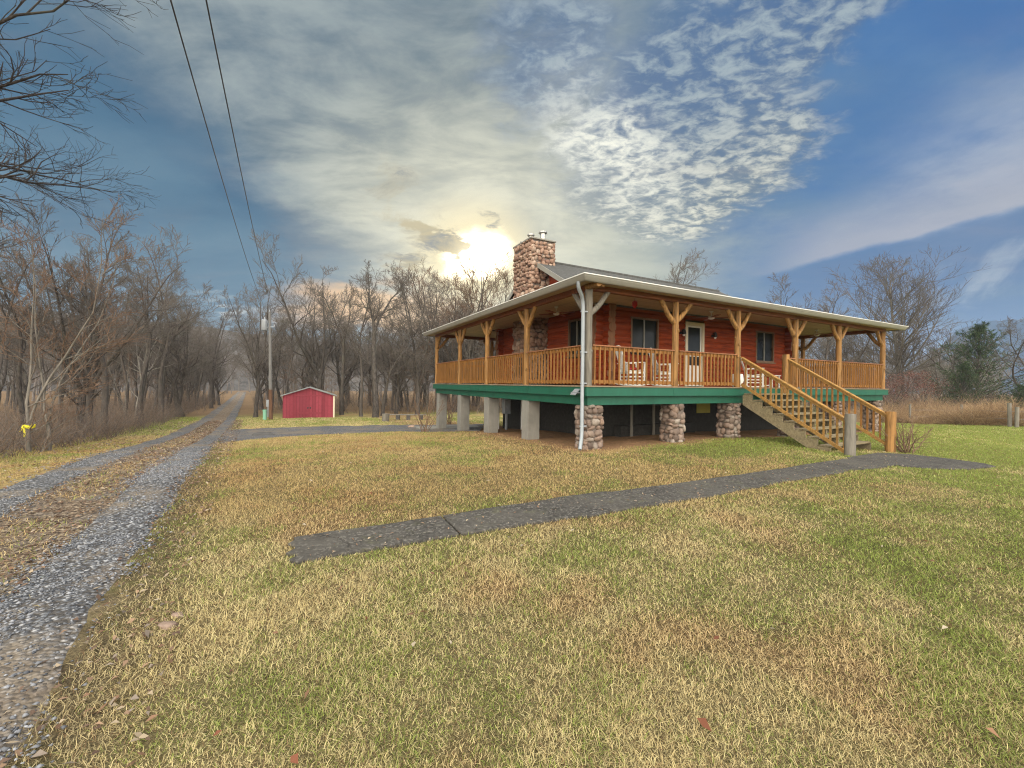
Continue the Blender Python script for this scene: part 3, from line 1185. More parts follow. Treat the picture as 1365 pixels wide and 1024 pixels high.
def gen_tree(seed, H=12.0, fork=0.3, leaders=3, lead_ang=(10, 26), limbs=8, limb_ang=(30, 60), limb_len=0.5, br=6, tw=5, fine=3, r0=0.18, twist=0.09,
             trop=0.06, low=0.25, lean=(0, 0), rmin=0.008, twsides=3):
    rng = np.random.RandomState(seed)
    P = np.zeros((1, 3))
    P[0, 2] = -0.15
    D = nrm(np.array([[lean[0], lean[1], 1.0]]))
    L = np.array([H * fork + 0.15])
    tp, tr = grow(rng, P, D, L, np.array([r0]), 6, twist * 0.5, 0.03, 0.78)
    tr[:, 0] *= 1.35
    trunk = [tubes(tp, tr, 9)]
    end, ed = tp[:, -1], nrm(tp[:, -1] - tp[:, -2])
    az = rng.uniform(0, 6.28) + np.arange(leaders) * 2 * np.pi / leaders + rng.normal(0, 0.3, leaders)
    an = np.radians(rng.uniform(*lead_ang, leaders))
    side = np.stack([np.cos(az), np.sin(az), 0 * az], -1)
    LD = nrm(ed * np.cos(an)[:, None] + side * np.sin(an)[:, None])
    LL = H * (1 - fork) * rng.uniform(0.82, 1.08, leaders)
    lr = r0 * 0.78 * (0.95 if leaders == 1 else 0.74) * rng.uniform(0.85, 1.0, leaders)
    lp, lrad = grow(rng, np.repeat(end, leaders, 0) - ed * 0.06, LD, LL, lr, 9, twist, trop, 0.12)
    trunk.append(tubes(lp, lrad, 7))
    # limbs
    a = spawn(rng, lp, lrad, LL, limbs, 0.08 if leaders > 1 else low, 0.97, *limb_ang, limb_len, 0.62, 0.6, r0 * 0.45)
    if leaders > 1 and low < 0.9:
        b = spawn(rng, tp, tr, np.array([H * 0.55]), 2, 0.55, 0.98, 45, 70, limb_len, 0.2, 0.4, r0 * 0.3)
        a = tuple(np.concatenate([u, v]) for u, v in zip(a, b))
    p2, r2 = grow(rng, *a, 6, twist * 1.3, trop, 0.18)
    trunk.append(tubes(p2, r2, 5))
    crown = []
    b_ = spawn(rng, p2, r2, a[2], br, 0.15, 1.0, 25, 52, 0.60, 0.45, 0.62, r0 * 0.2)
    p3, r3 = grow(rng, b_[0], b_[1], b_[2], np.maximum(b_[3], rmin * 1.6), 4, twist * 1.5, trop, 0.3)
    crown.append(tubes(p3, r3, 4))
    c__ = spawn(rng, p3, r3, b_[2], tw, 0.12, 1.0, 22, 48, 0.66, 0.4, 0.65, r0 * 0.1)
    p4, r4 = grow(rng, c__[0], c__[1], c__[2], np.maximum(c__[3], rmin * 1.2), 3, twist * 1.6, trop * 1.2, 0.5)
    crown.append(tubes(p4, r4, twsides))
    tips = p4[:, -1]
    if fine:
        d_ = spawn(rng, p4, r4, c__[2], fine, 0.15, 1.0, 18, 45, 0.72, 0.35, 0.7, r0 * 0.06)
        p5, r5 = grow(rng, d_[0], d_[1], d_[2], np.maximum(d_[3], rmin), 2, twist * 1.6, trop, 0.6)
        crown.append(tubes(p5, r5, 3))
        tips = p5[:, -1]
    return merge(trunk), merge(crown), tips


PROTO = {}


def proto(key, bark=BARK, twig=TWIG, **kw):
    t, c, tips = gen_tree(**kw)
    mt = np_mesh(key + '_trunk', *t, smooth=True)
    mt.materials.append(bark)
    mc = np_mesh(key + '_crown', *c)
    mc.materials.append(twig)
    PROTO[key] = (mt, mc, kw.get('H', 12.0), tips)


proto('forked', seed=1, H=12, fork=0.30, leaders=3, limbs=9, br=7, tw=5, fine=4, r0=0.20)
proto('tall', seed=2, H=14, fork=0.5, leaders=2, lead_ang=(8, 16), limbs=10, br=7, tw=5, fine=4, r0=0.21, limb_len=0.42)
proto('slim', seed=3, H=11, fork=0.25, leaders=1, lead_ang=(2, 6), limbs=16, limb_ang=(30, 55), limb_len=0.36, br=6, tw=4, fine=3, r0=0.13, low=0.2)
proto('crooked', seed=4, H=10, fork=0.28, leaders=2, lead_ang=(18, 34), limbs=9, br=6, tw=5, fine=3, r0=0.17, twist=0.15, lean=(0.15, 0.05))
proto('spread', seed=5, H=11, fork=0.22, leaders=4, lead_ang=(18, 36), limbs=8, br=7, tw=5, fine=4, r0=0.22, limb_len=0.48)
proto('sapling', seed=6, H=6.5, fork=0.12, leaders=2, lead_ang=(6, 18), limbs=9, limb_len=0.34, br=5, tw=4, fine=2, r0=0.055, bark=BARK_GREY, twig=TWIG_WARM, rmin=0.005)
proto('pale', seed=7, H=10.5, fork=0.34, leaders=3, lead_ang=(10, 28), limbs=8, br=6, tw=5, fine=3, r0=0.16, bark=BARK_PALE, twig=TWIG)
proto('oak', seed=8, H=15, fork=0.16, leaders=1, lead_ang=(0, 2), limbs=36, limb_ang=(34, 60), limb_len=0.66, br=7, tw=5, fine=4, r0=0.34, trop=0.12, twist=0.05, low=0.10, bark=BARK_GREY, twig=TWIG, rmin=0.010)
proto('golden', seed=9, H=12, fork=0.2, leaders=5, lead_ang=(14, 40), limbs=10, br=7, tw=5, fine=3, r0=0.22, trop=0.10, bark=BARK, twig=TWIG_WARM)
proto('near', seed=10, H=13, fork=0.32, leaders=3, lead_ang=(16, 34), limbs=9, limb_len=0.58, br=7, tw=5, fine=3, r0=0.26, trop=0.02, twist=0.12, rmin=0.005, bark=BARK_DARK, twig=BARK_DARK)


def plant(name, key, x, y, h, rz=0.0, label=None, cat='tree', group=None, wide=1.0, lean=(0, 0), z=None):
    mt, mc, H, tips = PROTO[key]
    k = h / H
    o = empty(name, (x, y, float(G(x, y)) if z is None else z), rz)
    o.rotation_euler = (lean[1], lean[0], rz)
    o.scale = (k * wide, k * wide, k)
    link('trunk', mt, None, o)
    link('crown', mc, None, o)
    return tag(o, label, cat, group)


# ================================================================== THE HOUSE
house = empty('log_house', (HX, HY, 0), TH)
tag(house, 'red log house raised on piers with a wraparound porch and stone chimney', 'house')
rh = random.Random(11)


def gz(x, y):
    return float(G(*hw(x, y)))


RECT = (0, DX, 0, DY)
# ---- deck
mb = MB().box(0.02, DX - 0.02, 0.02, DY - 0.02, 1.46, ZD)
mb.sweep(RECT, [(-0.01, ZD - 0.028), (0.055, ZD - 0.028), (0.055, ZD + 0.004), (-0.05, ZD + 0.004)])
deck = mb.build('porch_deck', DECKB, house, 0.004)
def fascia(x0, x1, y0, y1, horiz):
    a0, a1 = (x0, x1) if horiz else (y0, y1)
    a = a0
    first = True
    while a < a1 - 0.01:
        b = min(a1, a + (2.9 if first else 3.66) + rh.uniform(-0.3, 0.3))
        if a1 - b < 0.8: b = a1
        dz = rh.uniform(-0.003, 0.003)
        if horiz: m = MB().box(a, b - (0.006 if b < a1 else 0), y0, y1, 1.335 + dz, 1.547 + dz * 0.5)
        else: m = MB().box(x0, x1, a, b - (0.006 if b < a1 else 0), 1.335 + dz, 1.547 + dz * 0.5)
        m.build('fascia_board', GREEN, house, 0.004)
        a = b
        first = False


fascia(-0.036, DX + 0.036, -0.036, 0.0, True)
fascia(-0.036, DX + 0.036, DY, DY + 0.036, True)
fascia(-0.036, 0.0, 0.001, DY - 0.001, False)
fascia(DX, DX + 0.036, 0.001, DY - 0.001, False)
mb = MB().sweep(RECT, [(-0.24, 1.115), (-0.09, 1.115), (-0.09, 1.40), (-0.24, 1.40)])
mb.build('deck_girder', GREEN, house, 0.005)
mb = MB()
for k in range(24):
    mb.box(0.35 + k * 0.6, 0.39 + k * 0.6, 0.26, WY0 + 0.1, 1.27, 1.455)
    if 0.35 + k * 0.5 < DY - 0.4:
        mb.box(0.26, WX0 + 0.1, 0.35 + k * 0.5, 0.39 + k * 0.5, 1.26, 1.452)
mb.build('deck_joists', POST_GREY, house)

# ---- foundation
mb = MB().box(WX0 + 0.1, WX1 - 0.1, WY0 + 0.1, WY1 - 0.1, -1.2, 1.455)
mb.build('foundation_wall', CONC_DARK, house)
mb = MB().box(6.9, 7.62, WY0 + 0.075, WY0 + 0.099, 0.62, 1.0).box(6.95, 7.57, WY0 + 0.06, WY0 + 0.074, 0.80, 0.825)  # yellow panel painted in for lit grass seen through the crawl space
tag(mb.build('lit_gap_panel', LIT_GAP, house), 'yellow panel in place of the lit gap through the dark foundation wall')
mb = MB().box(3.0, 6.4, WY0 - 0.25, WY0 + 0.06, -0.3, 0.32)
mb.build('footing', CONC_DARK, house)
for (x, y) in ((3.35, 2.05), (4.3, 2.05)):
    MB().box(x - 0.03, x + 0.03, y - 0.03, y + 0.03, -0.1, 1.455).build('support_post', POST_GREY, house)


def stone_faces(mb, x0, x1, y0, y1, z0, z1, size, faces, rnd, depth=0.07):
    """irregular field stones set over the faces of a box"""
    for f in faces:
        if f in 'LR': a0, a1 = y0, y1
        else: a0, a1 = x0, x1
        z = z0
        while z < z1 - size * 0.25:
            h = min(size * rnd.uniform(0.55, 1.25), z1 - z + 0.03)
            a = a0 - rnd.uniform(0, size * 0.3)
            while a < a1 - size * 0.15:
                wd = size * rnd.uniform(0.6, 1.7)
                wd = min(wd, a1 + 0.05 - a)
                c = a + wd / 2
                zc = z + h / 2 + rnd.uniform(-0.3, 0.3) * h
                dd = depth * rnd.uniform(0.75, 1.3)
                rz_ = rnd.uniform(-0.35, 0.35)
                if f == 'L':
                    mb.blob((x0, c, zc), (dd, wd * 0.52, h * 0.53), rnd, M=Matrix.Rotation(rz_, 3, 'X'))
                elif f == 'R':
                    mb.blob((x1, c, zc), (dd, wd * 0.52, h * 0.53), rnd, M=Matrix.Rotation(rz_, 3, 'X'))
                elif f == 'F':
                    mb.blob((c, y0, zc), (wd * 0.52, dd, h * 0.53), rnd, M=Matrix.Rotation(rz_, 3, 'Y'))
                else:
                    mb.blob((c, y1, zc), (wd * 0.52, dd, h * 0.53), rnd, M=Matrix.Rotation(rz_, 3, 'Y'))
                a += wd * 0.97
            z += h * 0.97


# ---- stone piers (front) and concrete piers (left and back)
for (px_, wd) in ((0.34, 0.42), (3.22, 0.40), (5.62, 0.40), (8.75, 0.40), (11.5, 0.40), (14.55, 0.40)):
    x0, x1, y0, y1 = px_ - wd / 2, px_ + wd / 2, 0.14, 0.14 + wd
    g0 = gz(px_, 0.3) - 0.12
    MBc = MB().box(x0, x1, y0, y1, g0, 1.112)
    p = MBc.build('stone_pier', MORTAR, house)
    sb = MB()
    stone_faces(sb, x0, x1, y0, y1, g0, 1.11, 0.165, 'LRFB', rh, 0.07)
    sb.build('stonework', STONE, p, smooth=True)
for y in (3.12, 5.98, 8.78, 11.72):
    wd = 0.40
    g0 = gz(0.3, y) - 0.2
    MB().box(0.10, 0.10 + wd, y - wd / 2, y + wd / 2, g0, 1.113).build('concrete_pier', CONC, house, 0.012)
for (x, y) in ((3, 11.6), (6, 11.6), (9, 11.6), (12, 11.6), (14.45, 11.6), (14.45, 3.1), (14.45, 6.0), (14.45, 8.9)):
    MB().box(x - 0.2, x + 0.2, y - 0.2, y + 0.2, gz(x, y) - 0.3, 1.113).build('concrete_pier', CONC, house, 0.012)

# ---- log walls
LR_, LS = 0.15, 0.205


def log_wall(name, axis, fixed, a0, a1, z0, z1, holes, mat, ext, sgn):
    mb = MB()
    z = z0
    k = 0
    while z < z1:
        segs = [(a0 - ext * rh.uniform(0.8, 1.1), a1 + ext * rh.uniform(0.8, 1.1))]
        for (h0, h1, b0, b1) in holes:
            if b0 < z + 0.05 and z - 0.05 < b1:
                ns = []
                for (p, q) in segs:
                    if h0 > p and h1 < q: ns += [(p, h0), (h1, q)]
                    else: ns.append((p, q))
                segs = ns
        for (p, q) in segs:
            f = fixed + sgn * LR_ * 0.93
            P0 = (p, f, z) if axis == 'x' else (f, p, z)
            P1 = (q, f, z) if axis == 'x' else (f, q, z)
            mb.log(P0, P1, LR_, 12, max(3, int((q - p) / 0.5)), 0.03, rh)
        z += LS
        k += 1
    o = mb.build(name, mat, house, smooth=True)
    o.data.materials.append(LOG_END)
    for p in o.data.polygons:
        if len(p.vertices) == 12: p.material_index = 1
    return o


W1 = (3.61, 4.85, 2.72, 3.84)
W2 = (10.22, 11.42, 2.60, 3.84)
DR = (6.15, 7.13, 1.50, 3.88)
WL = (3.35, 4.26, 2.60, 3.84)
log_wall('log_wall', 'x', WY0, WX0, WX1, 1.66, 4.20, [W1, W2, DR], LOGS, 0.28, 1)
log_wall('log_wall', 'y', WX0, WY0, WY1, 1.76, 4.20, [WL], LOGS_Y, 0.28, 1)
log_wall('log_wall', 'y', WX1, WY0, WY1, 1.76, 4.20, [], LOGS_Y, 0.28, -1)
log_wall('log_wall', 'x', WY1, WX0, WX1, 1.66, 4.20, [], LOGS, 0.28, -1)
MB().box(WX0 + 0.19, WX1 - 0.19, WY0 + 0.19, WY1 - 0.19, 1.47, 4.30).build('light_block_core', BLACK, house)  # black core box added inside the log walls to block light


def window(axis, fixed, a0, a1, z0, z1, mull=True):
    def bx(m, a, b, c, d, o0, o1):
        if axis == 'x': m.box(a, b, fixed + o0, fixed + o1, c, d)
        else: m.box(fixed + o0, fixed + o1, a, b, c, d)
    t = 0.055
    m = MB()
    bx(m, a0, a0 + t, z0, z1, -0.015, 0.11)
    bx(m, a1 - t, a1, z0, z1, -0.015, 0.11)
    bx(m, a0 + t, a1 - t, z1 - t, z1, -0.012, 0.11)
    bx(m, a0 + t, a1 - t, z0, z0 + t, -0.012, 0.11)
    c = (a0 + a1) / 2
    w = m.build('window', WFRAME, house, 0.004)
    m = MB()
    bx(m, c - 0.022, c + 0.022, z0 + t, z1 - t, 0.03, 0.09)
    m.build('mullion', GUTTER, w)
    for (p, q) in ((a0 + t, c - 0.022), (c + 0.022, a1 - t)):
        m = MB()
        bx(m, p, q, z0 + t, z1 - t, 0.06, 0.072)
        m.build('pane', GLASS, w)
    m = MB()
    bx(m, a0 - 0.05, a1 + 0.05, z0 - 0.05, z0 - 0.002, -0.05, 0.10)
    m.build('sill', WFRAME, w)
    return w


WFRAME = m_wood('window_trim', (0.22, 0.13, 0.075), 0.3, 'z', 0.6)
window('x', WY0, *W1)
window('x', WY0, *W2)
wl = window('y', WX0, *WL)
# ---- front door
m = MB().box(DR[0], DR[0] + 0.11, WY0 - 0.03, WY0 + 0.12, ZD + 0.006, DR[3]).box(DR[1] - 0.11, DR[1], WY0 - 0.03, WY0 + 0.12, ZD + 0.006, DR[3])
m.box(DR[0] + 0.11, DR[1] - 0.11, WY0 - 0.027, WY0 + 0.12, DR[3] - 0.11, DR[3])
door = m.build('door', CREAM, house, 0.006)
a, b = DR[0] + 0.112, DR[1] - 0.112
m = MB().box(a, b, WY0 + 0.012, WY0 + 0.05, ZD + 0.02, 2.34).box(a, a + 0.06, WY0 + 0.012, WY0 + 0.05, 2.34, 3.76).box(b - 0.06, b, WY0 + 0.012, WY0 + 0.05, 2.34, 3.76)
m.box(a + 0.06, b - 0.06, WY0 + 0.014, WY0 + 0.05, 3.70, 3.76).box(a + 0.06, b - 0.06, WY0 + 0.014, WY0 + 0.05, 2.66, 2.70)
m.build('storm_panel', WHITE, door, 0.004)
MB().box(a + 0.06, b - 0.06, WY0 + 0.035, WY0 + 0.045, 2.34, 3.70).build('pane', GLASS, door)
MB().box(a + 0.015, a + 0.045, WY0 - 0.03, WY0 + 0.012, 2.50, 2.62).build('handle', BLACK, door)
for s in (5.96, 7.62):
    m = MB().box(s - 0.09, s + 0.09, WY0 - 0.05, WY0 + 0.0, 3.42, 3.50).tube([(s, WY0 - 0.10, 3.40), (s, WY0 - 0.10, 3.43), (s, WY0 - 0.10, 3.54), (s, WY0 - 0.10, 3.60)], [0.04, 0.085, 0.06, 0.02], 8)
    m.box(s - 0.02, s + 0.02, WY0 - 0.10, WY0 - 0.01, 3.54, 3.57)
    w = m.build('wall_lamp', BLACK, house)
    MB().tube([(s, WY0 - 0.10, 3.345), (s, WY0 - 0.10, 3.40)], [0.03, 0.045], 8).build('lamp_globe', WHITE, w)

# ---- porch ceiling, roof, gutter
def zc(d): return 3.94 + 0.065 * (d + 0.42)


mb = MB().sweep(RECT, [(0.40, zc(-0.40)), (0.40, zc(-0.40) + 0.02), (-2.6, zc(2.6) + 0.02), (-2.6, zc(2.6))])
ce = mb.build('porch_ceiling', CEIL, house)
CEIL_X = m_boards('porch_boards_side', (0.50, 0.38, 0.22), 'x', 0.10, 0.5)
ce.data.materials.append(CEIL_X)
for p in ce.data.polygons:
    p.material_index = 1 if (p.index // 4) in (1, 3) else 0
mb = MB().sweep(RECT, [(0.39, 4.04), (0.39, 4.07), (-2.4, 4.268), (-2.4, 4.21)])
mb.build('porch_roof', SHINGLE, house)
mb = MB().sweep(RECT, [(0.332, 3.91), (0.332, 4.035), (0.335, 4.038), (0.455, 4.058), (0.472, 4.043), (0.458, 3.995), (0.42, 3.935), (0.395, 3.91)])
gut = mb.build('gutter', GUTTER, house)
mb = MB().sweep(RECT, [(0.473, 4.036), (0.487, 4.036), (0.487, 4.056), (0.473, 4.056)])
mb.build('gutter_lip', WHITE, gut)
mb = MB().sweep(RECT, [(-0.19, 3.845), (-0.03, 3.845), (-0.03, 3.985), (-0.19, 3.985)])
mb.build('porch_beam', BEAM, house, 0.015)
m = MB().log((0.04, -0.34, 3.915), (0.04, 0.1, 3.915), 0.075, 10, 2, 0.04, rh).log((0.20, -0.30, 3.915), (0.20, 0.1, 3.915), 0.06, 10, 2, 0.04, rh)
m.build('beam_end', POST, house, smooth=True)
# main roof
RZ, RY, SL = 6.40, 6.05, 0.575


def rz_at(y): return RZ - SL * abs(y - RY)


for sg in (-1, 1):
    y0 = RY
    y1 = RY + sg * 3.86
    V = []
    for x in (2.0, 12.9):
        for (y, dz) in ((y0, 0.0), (y1, 0.0), (y1, -0.13), (y0, -0.13)):
            V.append((x, y, rz_at(y) + dz + (0.002 if sg > 0 else 0)))
    MB().add(V, [(0, 1, 5, 4), (1, 2, 6, 5), (2, 3, 7, 6), (3, 0, 4, 7), (0, 3, 2, 1), (4, 5, 6, 7)]).build('roof', SHINGLE, house)
    for x in (1.965, 12.902):
        V = []
        for xx in (x, x + 0.033):
            for (y, dz) in ((y0, 0.012), (y1, 0.012), (y1, -0.17), (y0, -0.17)):
                V.append((xx, y, rz_at(y) + dz))
        MB().add(V, [(0, 1, 5, 4), (1, 2, 6, 5), (2, 3, 7, 6), (3, 0, 4, 7), (0, 3, 2, 1), (4, 5, 6, 7)]).build('rake_board', GUTTER, house)
for x in (WX0 + 0.05, WX1 - 0.2):
    V = []
    for xx in (x, x + 0.15):
        V += [(xx, WY0, 4.12), (xx, WY1, 4.12), (xx, WY1, rz_at(WY1) - 0.14), (xx, RY, RZ - 0.14), (xx, WY0, rz_at(WY0) - 0.14)]
    MB().add(V, [(0, 1, 2, 3, 4), (9, 8, 7, 6, 5), (0, 5, 6, 1), (1, 6, 7, 2), (2, 7, 8, 3), (3, 8, 9, 4), (4, 9, 5, 0)]).build('gable_wall', LOGS_Y, house)
MB().tube([(2.0, RY, RZ + 0.005), (12.9, RY, RZ + 0.005)], 0.06, 8).build('ridge_cap', SHINGLE, house)

# ---- chimney
cx0, cx1, cy0, cy1 = 1.74, 2.72, 5.66, 6.99
ch = MB().box(cx0, cx1, cy0, cy1, ZD + 0.004, 7.04).build('chimney', MORTAR, house)
sb = MB()
stone_faces(sb, cx0, cx1, cy0, cy1, 1.66, 7.03, 0.185, 'LFRB', rh, 0.085)
sb.build('stonework', STONE_WARM, ch, smooth=True)
MB().box(cx0 - 0.07, cx1 + 0.07, cy0 - 0.07, cy1 + 0.07, 7.04, 7.10).build('chimney_cap', CONC, ch, 0.01)
for (x, y, r, h) in ((2.42, 5.98, 0.10, 0.34), (2.10, 6.35, 0.085, 0.30), (1.98, 6.72, 0.085, 0.10)):
    m = MB().tube([(x, y, 7.08), (x, y, 7.10 + h)], r, 14)
    m.tube([(x, y, 7.06 + h * 0.45), (x, y, 7.075 + h * 0.45)], r * 1.25, 14)
    m.tube([(x, y, 7.10 + h), (x, y, 7.12 + h), (x, y, 7.16 + h), (x, y, 7.19 + h)], [r * 1.5, r * 1.7, r * 1.6, r * 0.3], 14)
    m.build('flue', METAL, ch)
MB().box(cx0 - 0.075, cx0 - 0.01, 6.05, 6.6, 1.9, 2.62).build('firebox', BLACK, ch)

# ---- posts with braces
def porch_post(x, y, dirs, r=0.088, mat=POST, z1=3.85):
    p = MB().log((x, y, ZD), (x, y, z1), r, 12, 16, 0.055, rh, 0.97)
    for _ in range(rh.randint(2, 5)):
        z = rh.uniform(1.7, 3.3)
        an = rh.uniform(0, 6.28)
        p.blob((x + r * 0.85 * math.cos(an), y + r * 0.85 * math.sin(an), z), (0.035, 0.035, 0.05), rh)
    o = p.build('porch_post', mat, house, smooth=True)
    for (dx, dy) in dirs:
        z0 = 3.28 + rh.uniform(-0.06, 0.06)
        L = rh.uniform(0.48, 0.60)
        m = MB()
        P0 = Vector((x, y, z0))
        P1 = Vector((x + dx * L * 0.55, y + dy * L * 0.55, z0 + 0.26))
        P2 = Vector((x + dx * L, y + dy * L, 3.87))
        m.tube([P0, P0.lerp(P1, 0.5) + Vector((dx * 0.02, dy * 0.02, 0)), P1, P2], [0.072, 0.07, 0.064, 0.066], 9)
        m.build('brace', mat, o, smooth=True)
    return o


FX = (0.10, 3.02, 5.66, 8.67, 11.43, 14.78)
LY = (3.05, 5.92, 8.72, 11.93)
pc = porch_post(0.10, 0.10, [(1, 0), (0, 1)], 0.095, POST_GREY)
pc['label'] = 'weathered grey corner post behind the downspout'
for x in FX[1:-1]: porch_post(x, 0.10, [(1, 0), (-1, 0)])
porch_post(FX[-1], 0.10, [(-1, 0), (0, 1)])
for y in LY[:-1]: porch_post(0.10, y, [(0, 1), (0, -1)])
porch_post(0.10, LY[-1], [(0, -1), (1, 0)])
for y in (3.05, 5.95, 8.9): porch_post(14.78, y, [(0, 1), (0, -1)])
porch_post(14.78, 11.93, [(0, -1), (-1, 0)])
for x in (3.05, 6.0, 9.0, 12.0): porch_post(x, 11.93, [(1, 0), (-1, 0)])

# ---- railings
NB = [0]
rest = MB()


def railing(p0, p1, single, cap=True):
    p0, p1 = Vector((*p0, 0)), Vector((*p1, 0))
    d = (p1 - p0).normalized()
    L = (p1 - p0).length
    up = Vector((0, 0, 1))
    sec = empty('railing')
    sec.parent = house
    for zz in (0.905, 0.10):
        MB().bar(p0 + up * (ZD + zz), p1 + up * (ZD + zz), 0.04, 0.085).build('rail', RAIL, sec, 0.003)
    MB().bar(p0 + up * (ZD + 0.963), p1 + up * (ZD + 0.963), 0.135, 0.03).build('rail_cap', RAIL_TOP, sec, 0.004)
    n = max(2, int(L / 0.148))
    side = d.cross(up)
    for k in range(n):
        c = p0 + d * (L * (k + 0.5) / n) + side * (0.034) * (1 if d.x > 0.5 or d.y < -0.5 else -1)
        j = rh.uniform(-0.006, 0.006)
        c = c + d * j
        h = 0.0175
        bb = MB() if single else rest
        bb.bar(c + up * (ZD + 0.035), c + up * (ZD + 0.947), 2 * h, 2 * h, d)
        if single:
            bb.build('baluster', RAIL, sec)
            NB[0] += 1
    return sec


for a, b in zip(FX[:2], FX[1:3]): railing((a + 0.09, 0.10), (b - 0.09, 0.10), True)
railing((7.95, 0.10), (8.58, 0.10), False)
for a, b in zip(FX[3:-1], FX[4:]): railing((a + 0.09, 0.10), (b - 0.09, 0.10), False)
ly = (0.10,) + LY
for k, (a, b) in enumerate(zip(ly[:-1], ly[1:])): railing((0.10, a + 0.09), (0.10, b - 0.09), k < 2)
ry = (0.10, 3.05, 5.95, 8.9, 11.93)
for a, b in zip(ry[:-1], ry[1:]): railing((14.78, a + 0.09), (14.78, b - 0.09), False)
bx_ = (0.10, 3.05, 6.0, 9.0, 12.0, 14.78)
for a, b in zip(bx_[:-1], bx_[1:]): railing((a + 0.09, 11.93), (b - 0.09, 11.93), False)

# ---- stairs
st = empty('staircase', (0, 0, 0))
st.parent = house
SX0, SX1 = 5.72, 7.80
NR = 9
g_st = gz(6.7, -2.6)
RISE = (ZD - g_st - 0.02) / NR
RUN = 0.287
for k in range(1, NR):
    z = ZD - RISE * k
    y1 = -RUN * (k - 1) - 0.03
    m = MB().box(SX0 + 0.045, SX1 - 0.045, y1 - 0.145, y1 - 0.01, z - 0.04, z).box(SX0 + 0.045, SX1 - 0.045, y1 - 0.295, y1 - 0.152, z - 0.04, z - 0.001)
    m.build('step', STAIR, st, 0.005)
for x in (SX0 + 0.02, (SX0 + SX1) / 2, SX1 - 0.02):
    V = []
    yb = -RUN * (NR - 1) - 0.12
    zb = ZD - RISE * (NR - 1) + 0.0
    pf = []
    for k in range(NR):
        z = ZD - RISE * k - 0.045
        if k == 0:
            pf += [(-0.04, ZD - 0.24)]
        else:
            pf += [(-RUN * (k - 1) - 0.03, z), (-RUN * k - 0.03, z)]
    pf += [(-RUN * (NR - 1) - 0.03, g_st - 0.03), (-RUN * (NR - 1) + 0.30, g_st - 0.03), (-0.04, ZD - 0.52)]
    n = len(pf)
    for dx in (-0.02, 0.02): V += [(x + dx, y, z) for (y, z) in pf]
    MB().add(V, [tuple(range(n)), tuple(range(2 * n - 1, n - 1, -1))] + [(k, (k + 1) % n, n + (k + 1) % n, n + k) for k in range(n)]).build('stringer', STAIR, st)
MB().log((7.86, -0.06, 1.34), (7.86, -0.06, 2.64), 0.105, 12, 10, 0.05, rh).build('newel_post', POST, st, smooth=True)
MB().log((7.90, -2.70, -0.2), (7.90, -2.70, 0.99), 0.115, 12, 10, 0.05, rh).build('newel_post', POST, st, smooth=True)
for (x, ya, za, yb, zb, single) in ((5.68, -0.02, 2.47, -2.66, 0.86, True), (7.86, -0.12, 2.50, -2.66, 0.90, False)):
    sec = empty('stair_railing')
    sec.parent = house
    for zz in (0.055, 0.80):
        MB().bar((x, ya, za - zz), (x, yb, zb - zz), 0.04, 0.082).build('rail', STAIR_RAIL, sec, 0.003)
    MB().bar((x, ya, za), (x, yb, zb), 0.125, 0.032).build('rail_cap', STAIR_RAIL, sec, 0.004)
    n = 18
    for k in range(n):
        t = (k + 0.7) / n
        y = ya + (yb - ya) * t
        z = za + (zb - za) * t
        bb = MB() if single and NB[0] < 100 else rest
        bb.box(x + 0.021, x + 0.059, y - 0.019, y + 0.019, z - 0.86, z - 0.03)
        if bb is not rest:
            bb.build('baluster', STAIR_RAIL, sec)
            NB[0] += 1
o = rest.build('baluster_run', RAIL, house)
o['kind'] = 'stuff'

# ---- downspout, lamp, services
m = MB().tube([(-0.40, -0.16, 3.93), (-0.40, -0.16, 3.84), (-0.36, -0.13, 3.77), (-0.17, 0.01, 3.66), (-0.11, 0.05, 3.52), (-0.10, 0.05, 3.42), (-0.10, 0.05, 0.50), (-0.13, 0.02, 0.36), (-0.26, -0.10, 0.12)], 0.044, 8)
ds = m.build('downspout', GUTTER, house, smooth=True)
ds.data.materials[0] = m_paint('downspout_paint', (0.27, 0.30, 0.32), 0.45, 0, 0.35)
for z in (0.62, 1.62, 2.35, 3.3):
    MB().box(-0.16, 0.02, 0.03, 0.07, z, z + 0.03).build('strap', GREYM, ds)
m = MB().box(-0.16, -0.036, 0.18, 0.42, 1.40, 1.425).bar((-0.20, 0.20, 1.36), (-0.05, 0.20, 1.50), 0.02, 0.02).bar((-0.05, 0.30, 1.50), (-0.19, 0.30, 1.36), 0.2, 0.018)
m.build('solar_lamp', GREYM, house)
zt = gz(1.6, 7.5)
MB().tube([(2.0, 8.9, gz(2, 8.9) - 0.05), (2.0, 8.9, 1.44)], 0.055, 10).build('drain_pipe', WHITE, house)
MB().tube([(2.3, 7.3, gz(2, 7.3) - 0.05), (2.3, 7.3, 1.44)], 0.03, 8).build('drain_pipe', WHITE, house)
m = MB().box(1.75, 2.02, 7.75, 8.05, 0.35, 0.95).box(1.85, 1.93, 7.85, 7.93, zt - 0.2, 0.35)
m.tube([(1.89, 7.74, 0.68), (1.89, 7.68, 0.68)], 0.09, 12)
m.build('meter_box', GREYM, house, 0.006)

